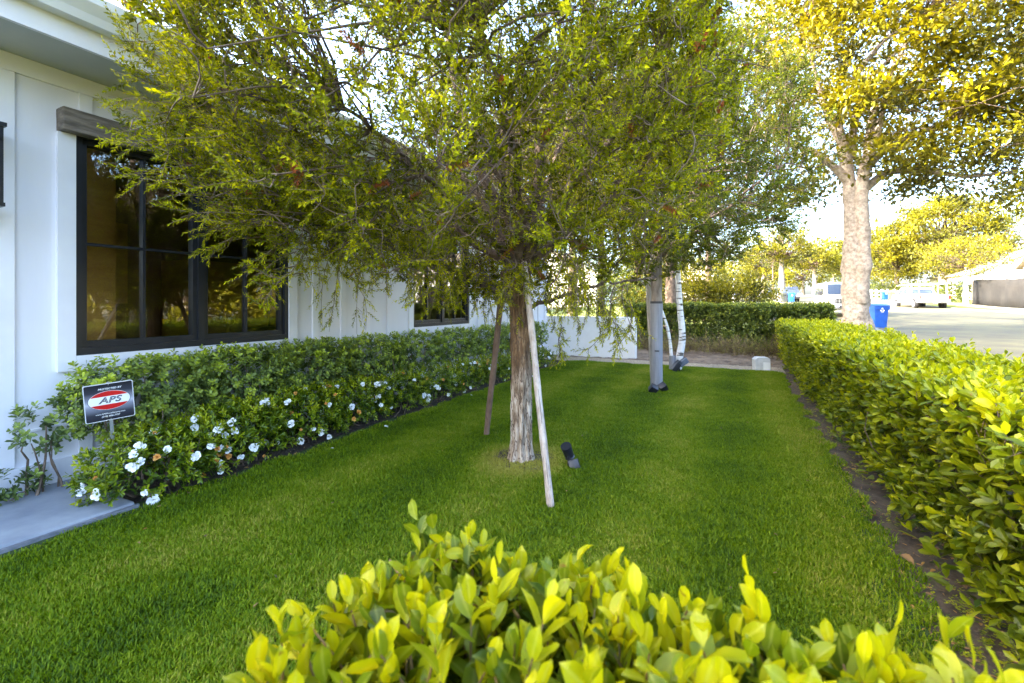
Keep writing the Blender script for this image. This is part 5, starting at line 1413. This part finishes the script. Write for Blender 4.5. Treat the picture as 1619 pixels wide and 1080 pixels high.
far_tree('garden_tree', at(1180, 480, 44), 'low golden shrub row end behind the far hedge', (3.0, 2.2, .9), 1.5, 40, 2800, .18, .4, 'lf_yellow', tr=.1, cl=.6)
far_tree('garden_shrub', at(930, 480, 12.2), 'leafy green shrub right behind the low garden wall', (1.35, .9, .95), 1.35, 50, 5200, .085, .45, 'lf_farhedge', tr=.05, cl=.42, bark='bark_branch', cat='shrub')
far_tree('garden_shrub', at(850, 480, 13.2), 'green shrub between the house corner and the garden wall', (1.2, .9, 1.0), 1.5, 40, 4200, .085, .45, 'lf_farhedge', tr=.05, cl=.42, bark='bark_branch', cat='shrub')
far_tree('garden_tree', at(905, 480, 19), 'dense dark green tree behind the low garden wall', (2.8, 2.4, 3.4), 6.2, 90, 9000, .13, .45, 'lf_green', tr=.22, cl=.8, bark='bark_branch', floor=1.6)
far_tree('garden_tree', at(1010, 480, 21), 'tall green tree next door, behind the smaller bottlebrush tree', (3.2, 3.0, 3.6), 7.2, 110, 11000, .14, .45, 'lf_green', tr=.22, cl=.8, bark='bark_branch', floor=2.4)
far_tree('garden_tree', at(1120, 480, 24), 'tall green tree next door, behind the birch', (3.4, 3.2, 3.8), 7.8, 120, 12000, .15, .45, 'lf_green', tr=.2, cl=.9, bark='bark_branch', floor=3.3)
far_tree('garden_tree', at(780, 480, 20), 'green tree rising behind the house corner', (2.6, 2.4, 3.0), 5.6, 70, 6000, .14, .45, 'lf_green', tr=.2, cl=.8, bark='bark_branch', floor=2.4)
# across the street
far_tree('garden_tree', at(1490, 470, 58), 'huge rounded yellow-green tree across the street, left of the white gable', (6.2, 6.0, 5.4), 8.0, 170, 16000, .34, .42, 'lf_yellow', tr=.5, cl=1.3, floor=2.2)
far_tree('garden_tree', at(1418, 462, 62), 'yellow-green tree across the street behind the parked pickup', (4.6, 4.6, 4.2), 6.2, 110, 9000, .34, .42, 'lf_yellow', tr=.35, cl=1.2, floor=1.5)
far_tree('garden_tree', at(1585, 440, 74), 'taller olive green tree behind the white gabled house', (6.0, 6.0, 4.6), 9.8, 90, 7000, .42, .42, 'lf_green', tr=.4, cl=1.4, floor=3)
far_tree('street_tree', at(1527, 474, 38.5), 'small spreading tree with white painted trunk in front of the screened fence', (3.1, 3.0, 1.75), 4.15, 80, 7000, .20, .42, 'lf_magnolia', tr=.20, cl=.8, floor=2.1, bark='birch')
far_tree('garden_tree', at(1345, 455, 84), 'dark green tree left of the magnolia trunk far down the street', (4.5, 4.5, 3.5), 5.4, 60, 3600, .42, .45, 'lf_green', tr=.3, cl=1.2, floor=1)
far_tree('garden_tree', at(1395, 452, 96), 'distant green tree right of the magnolia trunk', (6, 6, 4.2), 6.4, 60, 3600, .5, .45, 'lf_green', tr=.3, cl=1.4, floor=1)
far_tree('garden_tree', at(1270, 448, 120), 'distant yellowish tree closing the end of the street', (9, 7, 5), 6.5, 70, 4200, .6, .45, 'lf_yellow', tr=.4, cl=1.8, floor=1.5)
far_tree('garden_tree', at(1205, 450, 110), 'distant tree at the left end of the street', (8, 6, 4.5), 6.0, 60, 3600, .6, .45, 'lf_yellow', tr=.4, cl=1.8, floor=1.5)
# unseen or hidden trees: some mirrored in windows, others added to block the sun
far_tree('garden_tree', (-3.5, 12.9), 'leafy tree added past the low garden wall to shade the road, its crown behind the bottlebrush', (2.7, 2.5, 2.3), 6.4, 90, 9000, .13, .45, 'lf_green', tr=.12, cl=.75, bark='bark_branch', floor=4.0)
far_tree('garden_tree', (-11.5, 2.8), 'tall tree added unseen behind the house roof to shade the road', (3.2, 3.0, 3.0), 11.2, 80, 5000, .3, .45, 'lf_green', tr=.25, cl=1.0, bark='bark_branch', floor=8.4)
far_tree('garden_tree', (-12.5, 6.8), 'second tall tree added unseen behind the house roof to shade the road', (2.8, 2.8, 2.8), 13.2, 80, 5000, .3, .45, 'lf_green', tr=.25, cl=1.0, bark='bark_branch', floor=10.6)
far_tree('garden_tree', (-14.5, -1.0), 'third tall tree added unseen behind the house for shade, farthest from the street', (3.4, 3.4, 3.2), 12.4, 80, 5000, .3, .45, 'lf_green', tr=.25, cl=1.0, bark='bark_branch', floor=8.6)
far_tree('garden_tree', (-6.5, 13.0), 'broad green tree added behind this house corner to shade the road', (3.2, 3.2, 3.4), 6.4, 110, 10000, .16, .45, 'lf_green', tr=.22, cl=.9, bark='bark_branch', floor=3.0)
far_tree('garden_tree', (-2.0, 16.2), 'tall dark green tree added beyond the far hedge to shade the road, hidden mostly by the nearer crowns', (2.6, 2.6, 3.0), 6.9, 100, 10000, .15, .45, 'lf_green', tr=.2, cl=.8, bark='bark_branch', floor=3.6)
far_tree('garden_tree', (18.5, 11.0), 'sunlit tree across the street, mirrored in the near window', (3.2, 3.2, 2.6), 4.0, 90, 7000, .26, .42, 'lf_yellow', tr=.3, cl=.9, floor=1)
far_tree('garden_tree', (20, 18), 'tall sunlit tree across the street, mirrored in the windows', (4, 4, 4), 6.5, 90, 7000, .3, .42, 'lf_yellow', tr=.3, cl=1.1, floor=2)
far_tree('garden_tree', (19, 27), 'leafy tree across the street beyond the right edge', (4, 4, 4), 6, 90, 6000, .3, .42, 'lf_green', tr=.3, cl=1.1, floor=2)
far_tree('garden_tree', (-5.6, -5.5), 'broad tree added behind the camera to keep sun off the yard', (4.2, 4.2, 3.4), 7.0, 130, 11000, .2, .45, 'lf_green', tr=.25, cl=1.0, bark='bark_branch', floor=3.2)

for (x, y, r_, z, lb) in [(16.0, 8.0, 2.0, 1.4, 'low golden shrub across the street, mirrored in the near window, nearest'), (16.2, 12.5, 2.2, 1.6, 'low golden shrub across the street, mirrored in the near window, middle'), (17.0, 17.0, 2.2, 1.5, 'low golden shrub across the street, mirrored in the near window, farthest'), (22, 6, 4.2, 5.0, 'big sunlit tree straight across the street outside the right edge'), (24, 14, 4.6, 5.6, 'second big sunlit tree straight across the street outside the right edge')]:
    far_tree('garden_tree', (x, y), lb, (r_, r_ * 1.1, r_ * .8), z, 60, 3500, .26, .42, 'lf_yellow', tr=.2, cl=.7, floor=.1)
# ------------------------------------------------------------------ houses, fences
fx = 18.45
fe = empty('screened_fence', (fx, 43, float(gz(fx, 43))), label='long dark screened construction fence across the street', cat='fence')
yv = np.linspace(-9.8, 10.2, 60)
V, F = [], []
for i, y in enumerate(yv):
    for j, z in enumerate((0.02, .75, 1.5, 2.15)):
        V.append((.05 * math.sin(y * 2.3 + j) + .02 * math.sin(y * 9), y, z + float(gz(fx, 43 + y)) - float(gz(fx, 43)) + .03 * math.sin(y * 3) * (j == 3)))
for i in range(59):
    for j in range(3):
        a = i * 4 + j; F.append((a, a + 4, a + 5, a + 1))
so_ = link('screen', mesh_np('screen', V, F, smooth=True), M['screen'], fe); so_.modifiers.new('thick', 'SOLIDIFY').thickness = .01
for k in range(9):
    y = -9.7 + k * 2.45; z = float(gz(fx, 43 + y)) - float(gz(fx, 43))
    MB().cyl((.12, y, z + 1.1), .03, 2.2, 8).build('post', M['dark_trim'], fe)
V2 = [(0.1 * 0 + 0, 0, 0)]
# short return of the fence, tan coloured in sun
rt = empty('screened_fence', (fx, 53.4, float(gz(fx, 53.4))), label='short tan return panel of screened fence beside the pickup', cat='fence')
MB().box(-.0, 5.0, -.02, .02, .02, 2.0).build('screen', mat('screen_tan', (.30, .22, .13), (.42, .32, .2), scale=1.2, rough=.9), rt)
for k in range(3): MB().cyl((.2 + k * 2.3, .06, 1.0), .03, 2.0, 8).build('post', M['dark_trim'], rt)

wf = empty('rail_fence', (17.2, 74, float(gz(17.2, 74))), label='white post and rail fence beyond the blue bin across the street', cat='fence')
for k in range(8):
    z = float(gz(17.2, 74 - 9 + k * 2.6)) - float(gz(17.2, 74))
    MB().box(-.09, .09, -9.09 + k * 2.6, -8.91 + k * 2.6, z, z + 1.25).build('post', M['paint_white'], wf)
    if k < 7:
        for zz in (.45, .95):
            MB().box(-.03, .03, -8.9 + k * 2.6, -6.5 + k * 2.6, z + zz, z + zz + .14).build('rail', M['paint_white'], wf)

def house_far(x, y, w, d, h, rh_, label, wall, roof, rz=0, ridge='x', wins=()):
    z = float(gz(x, y)); e = empty('house', (x, y, z), math.radians(rz), label=label, cat='house')
    MB().box(0, w, 0, d, -.3, h).build('wall', M[wall], e)
    if ridge == 'x':      # ridge along x, gable faces -x
        MB().prism([(0, h), (d, h), (d / 2, h + rh_)], .001, w - .001, 'x').build('gable', M[wall], e)
        for s, (a, b, c, q) in enumerate([((-.4), h - .12, d / 2, h + rh_ + .1), (d + .4, h - .12, d / 2, h + rh_ + .1)]):
            MB().prism([(a, b), (c, q), (c, q + .16), (a, b + .16)], -.35, w + .35, 'x').build('roof', M[roof], e)
    else:
        MB().prism([(0, h), (w, h), (w / 2, h + rh_)], .001, d - .001, 'y').build('gable', M[wall], e)
        for a, c in ((-.4, w / 2), (w + .4, w / 2)):
            MB().prism([(a, h - .12), (c, h + rh_ + .1), (c, h + rh_ + .26), (a, h + .04)], -.35, d + .35, 'y').build('roof', M[roof], e)
    for (wx, wy0, wy1, z0, z1) in wins:
        f = MB().box(wx - .04, wx + .001, wy0, wy1, z0, z1).build('window', M['paint_white'], e)
        MB().box(wx - .05, wx - .041, wy0 + .08, wy1 - .08, z0 + .08, z1 - .08).build('pane', M['car_glass'], f)
    return e
house_far(21.5, 42, 9, 11.0, 3.4, 3.0, 'cream white gabled house with tan roof behind the screened fence', 'house_cream', 'roof_tan', ridge='x', wins=[(0, 1.5, 3.0, 1.2, 2.8), (0, 6.5, 8.5, 1.2, 2.8)])
house_far(24, 68, 10, 14, 3.0, 2.4, 'low pale house across the street behind the pickup', 'house_cream', 'roof_tan', ridge='y', wins=[(0, 3, 5, 1, 2.4), (0, 8, 10, 1, 2.4)])
house_far(34, 2, 9, 14, 3.2, 2.6, 'pale house straight across the street, outside the right edge', 'house_cream', 'roof_tan', ridge='y', wins=[(0, 3, 5, 1, 2.4), (0, 8, 10, 1, 2.4)])
house_far(-26, 26, 10, 12, 3.2, 2.6, 'neighbouring white house behind the garden trees', 'white_board', 'shingle', ridge='y')
house_far(-24, 46, 11, 14, 3.4, 2.8, 'farther neighbouring house on the near side of the street', 'house_cream', 'roof_tan', ridge='y')
house_far(-14, 104, 10, 14, 4.2, 3.0, 'distant bright white house at the end of the street', 'house_cream', 'roof_tan', ridge='y')
# low dark retaining wall and hedge band across the street
bw = empty('boundary_hedge', (19.2, 80, float(gz(19.2, 80))), label='dark low boundary hedge under the trees across the street', cat='hedge')
n = 2600
P = np.stack([R.uniform(-.6, .6, n), R.uniform(-24, 14, n), R.uniform(.1, 1.9, n)], -1); P[:, 2] += gz(19.2 + P[:, 0], 80 + P[:, 1]) - float(gz(19.2, 80))
V, F, tn = leaves(P, nrm(R.normal(0, 1, P.shape)), R.normal(0, 1, P.shape), .4, .2, R.uniform(0, .5, n), T_DIA)
link('foliage', mesh_np('foliage', V, F, tone=tn), M['lf_green'], bw, kind='stuff')

# ------------------------------------------------------------------ vehicles
def wheel(e, x, y, r=.36, w=.24):
    s = 1 if x > 0 else -1
    wh = MB().cyl((x, y, r), r, w, 26, 'x').build('wheel', M['tyre'], e, smooth=True)
    rm_ = MB().cyl((x + s * w * .48, y, r), r * .62, .03, 20, 'x')
    for k in range(6):
        a = k * math.pi / 3
        rm_.box(x + s * (w * .48 + .012), x + s * (w * .48 + .03), y - .03, y + .03, r, r + r * .55, rot=Matrix.Rotation(a, 3, 'X'), piv=(x, y, r))
    rm_.build('rim', M['rim'], wh)

def van(loc, rz):
    """local: front towards -y"""
    e = empty('parked_van', loc, math.radians(rz), label='white van parked at the near kerb facing the camera, beside the magnolia trunk', cat='van')
    lo = [(-2.45, .38), (-2.5, .55), (-2.5, .92), (-2.38, 1.08), (-1.55, 1.20), (2.5, 1.20), (2.55, .5), (2.45, .38)]
    MB().prism(lo, -.95, .95, 'x', bev=.05).build('body', M['van_white'], e, smooth=True)
    cb = [(-1.52, 1.19), (-.72, 1.88), (-.45, 1.98), (2.3, 2.02), (2.5, 1.85), (2.5, 1.19)]
    b = MB().prism(cb, -.93, .93, 'x', bev=.05)
    for v in b.bm.verts:
        if v.co.z > 1.25: v.co.x *= 1 - .13 * (v.co.z - 1.2) / .8
    b.build('cabin', M['van_white'], e, smooth=True)
    ws = MB(); A = [(-.80, -1.50, 1.25), (.80, -1.50, 1.25), (.70, -.79, 1.86), (-.70, -.79, 1.86)]
    vs = [ws.bm.verts.new((x, y - .03, z + .02)) for x, y, z in A]; ws.bm.faces.new(vs)
    ws.build('windshield', M['car_glass'], e)
    for s in (-1, 1):
        for y0, y1 in ((-.95, -.05), (.05, 1.1), (1.2, 2.3)):
            g = MB(); xx = s * .945
            vs = [g.bm.verts.new(p) for p in ((xx, y0 - .25 * (y0 < -.5), 1.26), (xx, y1, 1.26), (xx * .905, y1, 1.80), (xx * .905, y0 + .15 * (y0 < -.5), 1.80))]
            g.bm.faces.new(vs); g.build('side_window', M['car_glass'], e)
        MB().box(s * .98, s * 1.18, -1.05, -.93, 1.22, 1.44, bev=.03).build('mirror', M['dark_trim'], e)
        hl = MB().box(s * .62, s * .90, -2.53, -2.46, .78, .98, bev=.015).build('headlight', M['lamp_clear'], e)
        MB().box(s * .905, s * .945, -2.50, -2.42, .78, .98).build('indicator', M['amber_lamp'], hl)
        MB().box(s * .952, s * .956, -1.30, -1.29, .5, 1.19).build('door_line', M['dark_trim'], e)
        MB().box(s * .952, s * .958, -.02, -.0, .5, 1.19).build('door_line', M['dark_trim'], e)
        for y in (-1.6, 1.6): MB().cyl((s * .90, y, .40), .43, .12, 24, 'x').build('wheel_arch', M['dark_trim'], e); wheel(e, s * .87, y, .37)
    gr_ = MB().box(-.60, .60, -2.525, -2.49, .76, 1.0).build('grille', M['dark_trim'], e)
    for k in range(8): MB().box(-.57 + k * .15, -.54 + k * .15, -2.54, -2.526, .77, .99).build('slat', M['chrome'], gr_)
    MB().box(-.60, .60, -2.545, -2.50, 1.0, 1.03).box(-.60, .60, -2.545, -2.50, .73, .76).box(-.6, .6, -2.543, -2.526, .865, .885).build('slat', M['chrome'], gr_)
    bp = MB().box(-.97, .97, -2.66, -2.45, .42, .70, bev=.04).build('bumper', M['chrome'], e, smooth=True)
    MB().box(-.42, .42, -2.675, -2.661, .50, .62).build('air_intake', M['dark_trim'], bp)
    MB().box(-.06 + .25, .25 + .26, -2.69, -2.676, .44, .60).build('number_plate', M['paint_white'], bp)
    return e
vloc = pix(1318, 497, 27.5); van((5.50, 33.0, float(gz(5.5, 33.0)) - .10), 0)

def pickup(loc, rz):
    """rear towards -y"""
    e = empty('pickup_truck', loc, math.radians(rz), label='white pickup with ladder rack parked across the street, tail towards us', cat='pickup truck')
    MB().prism([(-2.7, .45), (-2.75, .6), (-2.72, 1.08), (-.35, 1.10), (2.55, 1.12), (2.75, .95), (2.75, .45)], -.92, .92, 'x', bev=.04).build('body', M['van_white'], e, smooth=True)
    b = MB().prism([(-.60, 1.09), (-.35, 1.62), (-.1, 1.70), (.95, 1.70), (1.25, 1.6), (1.85, 1.11)], -.90, .90, 'x', bev=.04)
    for v in b.bm.verts:
        if v.co.z > 1.15: v.co.x *= 1 - .14 * (v.co.z - 1.1) / .6
    b.build('cabin', M['van_white'], e, smooth=True)
    g = MB(); g.bm.faces.new([g.bm.verts.new(p) for p in ((-.72, -.62, 1.16), (.72, -.62, 1.16), (.66, -.42, 1.56), (-.66, -.42, 1.56))]); g.build('rear_window', M['car_glass'], e)
    for s in (-1, 1):
        for pts in ([(-.38, 1.15), (.42, 1.15), (.42, 1.60), (-.20, 1.60)], [(.50, 1.15), (1.60, 1.15), (1.12, 1.56), (.50, 1.60)]):
            g = MB(); g.bm.faces.new([g.bm.verts.new((s * (.915 - .125 * (z - 1.12) / .5), y, z)) for y, z in pts]); g.build('side_window', M['car_glass'], e)
        MB().box(s * .80, s * .90, -2.775, -2.72, .72, 1.02, bev=.01).build('tail_light', M['red_lamp'], e)
        for y in (-1.75, 1.75): MB().cyl((s * .87, y, .42), .42, .12, 24, 'x').build('wheel_arch', M['dark_trim'], e); wheel(e, s * .84, y, .37, .25)
        MB().box(s * .97, s * 1.14, 1.1, 1.2, 1.15, 1.33, bev=.02).build('mirror', M['van_white'], e)
    MB().box(-.72, .72, -2.79, -2.74, .62, 1.06, bev=.01).build('tailgate', M['van_white'], e)
    MB().box(-.1, .1, -2.81, -2.79, .92, .95).build('handle', M['dark_trim'], e)
    MB().box(-.92, .92, -2.9, -2.74, .42, .58, bev=.02).build('bumper', M['chrome'], e)
    MB().box(-.16, .16, -2.915, -2.901, .44, .56).build('number_plate', M['paint_white'], e)
    rk = empty('ladder_rack', (0, 0, 0)); rk.parent = e
    for s in (-1, 1):
        MB().box(s * .80, s * .84, -2.5, 1.9, 1.90, 1.94).build('rail', M['paint_white'], rk)
        for y in (-2.4, -1.0, -.3): MB().box(s * .81, s * .85, y - .02, y + .02, 1.1, 1.90).build('post', M['paint_white'], rk)
    for y in (-2.4, -1.0, .3, 1.6): MB().box(-.80, .80, y - .02, y + .02, 1.905, 1.935).build('crossbar', M['paint_white'], rk)
    return e
pickup((13.35, 48.0, float(gz(13.3, 48)) - .10), 4)

def car(loc, rz, m, label, tall=0):
    e = empty('parked_car', loc, math.radians(rz), label=label, cat='car')
    MB().prism([(-2.1, .35), (-2.2, .55), (-2.1, .82), (-1.1, .95 + tall * .1), (1.9, .98 + tall * .1), (2.15, .8), (2.15, .35)], -.88, .88, 'x', bev=.05).build('body', m, e, smooth=True)
    b = MB().prism([(-1.15, .93 + tall * .1), (-.5, 1.42 + tall * .35), (.9, 1.46 + tall * .35), (1.7, .96 + tall * .1)], -.82, .82, 'x', bev=.04)
    for v in b.bm.verts:
        if v.co.z > 1.1: v.co.x *= .86
    b.build('cabin', M['car_glass'], e, smooth=True)
    MB().prism([(-.45, 1.43 + tall * .35), (.88, 1.465 + tall * .35), (.85, 1.50 + tall * .35), (-.40, 1.475 + tall * .35)], -.70, .70, 'x').build('roof', m, e)
    for s in (-1, 1):
        MB().box(s * .55, s * .82, -2.2, -2.12, .62, .76).build('headlight', M['lamp_clear'], e)
        for y in (-1.35, 1.35): wheel(e, s * .80, y, .32, .2)
    MB().box(-.4, .4, -2.225, -2.15, .5, .72).build('grille', M['dark_trim'], e)
    return e
def onroad(px, Z, x): return None
for x, y, m, tl, lb in [(5.6, 63, 'car_dark', 0, 'dark car parked beyond the white van on the near kerb'), (5.6, 75, 'car_silver', 1, 'silver van parked behind the dark car on the near kerb'), (5.7, 92, 'car_blue', 0, 'distant blue car parked at the near kerb'),
                       (7.9, 84, 'car_blue', 1, 'purple-blue car seen left of the white van'), (13.4, 96, 'car_silver', 0, 'distant silver car parked across the street'), (1.9, 66, 'car_silver', 1, 'silver car standing on a driveway left of the pale trunks'), (-.4, 70, 'car_blue', 0, 'bluish car on a driveway at the left end of the street')]:
    car((x, y, float(gz(x, y)) - (.10 if x > 5.4 else -.03)), 0, M[m], lb, tl)

# ------------------------------------------------------------------ wheelie bins
def bin_(loc, rz, m, label, mark=True):
    e = empty('wheelie_bin', loc, math.radians(rz), label=label, cat='bin', group='wheelie bins along the street')
    b = MB().prism([(-.22, .06), (.22, .06), (.27, .92), (-.27, .92)], -.30, .30, 'y', bev=.02)
    for v in b.bm.verts: v.co.y *= .82 + .18 * v.co.z / .92
    b.build('body', m, e, smooth=True)
    MB().box(-.295, .295, -.33, .33, .80, .93, bev=.012).build('rim_band', m, e, smooth=True)
    ld = MB().prism([(-.36, .932), (-.36, .965), (-.2, 1.03), (.2, 1.05), (.40, 1.0), (.40, .932)], -.305, .305, 'x', bev=.012).build('lid', m, e, smooth=True)
    MB().cyl((0, .38, .90), .02, .56, 12, 'x').build('handle', m, e)
    for s in (-1, 1): MB().cyl((s * .27, .27, .12), .12, .05, 18, 'x').build('wheel', M['tyre'], e)
    if mark:
        t = MB()
        for k in range(3):
            a = math.radians(90 + 120 * k)
            c = (.055 * math.cos(a), .055 * math.sin(a))
            t.prism([(c[0] + .038 * math.cos(a + q), c[1] + .038 * math.sin(a + q)) for q in (0, 1.3, 2.6, 3.9, 5.2)], -.337, -.331, 'y')
        o = t.build('recycling_mark', M['paint_white'], e); o.location = (0, 0, .80)
        MB().box(-.05, .05, -.337, -.331, .70, .725).build('recycling_mark', M['paint_white'], e)
    return e
bl = pix(1386, 521, 18.9)
bin_((5.22, 23.6, float(gz(5.2, 23.6)) - .08), 20, M['bin_blue'], 'blue recycling bin at the kerb just right of the magnolia trunk')
b2 = pix(1251, 477, 49); bin_((b2.x, b2.y, float(gz(b2.x, b2.y)) + .0), 10, M['bin_blue'], 'blue recycling bin far down the near kerb')
b3 = pix(1241, 477, 49.5); bin_((b3.x, b3.y, float(gz(b3.x, b3.y)) + .0), 10, M['bin_dark'], 'dark grey bin beside the far blue bin', False)
b4 = pix(1399, 475, 55); bin_((b4.x, b4.y, float(gz(b4.x, b4.y)) - .05), 10, M['bin_blue'], 'blue bin standing across the street left of the pickup')
b5 = pix(1410, 475, 54); bin_((b5.x, b5.y, float(gz(b5.x, b5.y)) - .05), 10, M['bin_green'], 'yellow-green bin next to the blue one across the street', False)
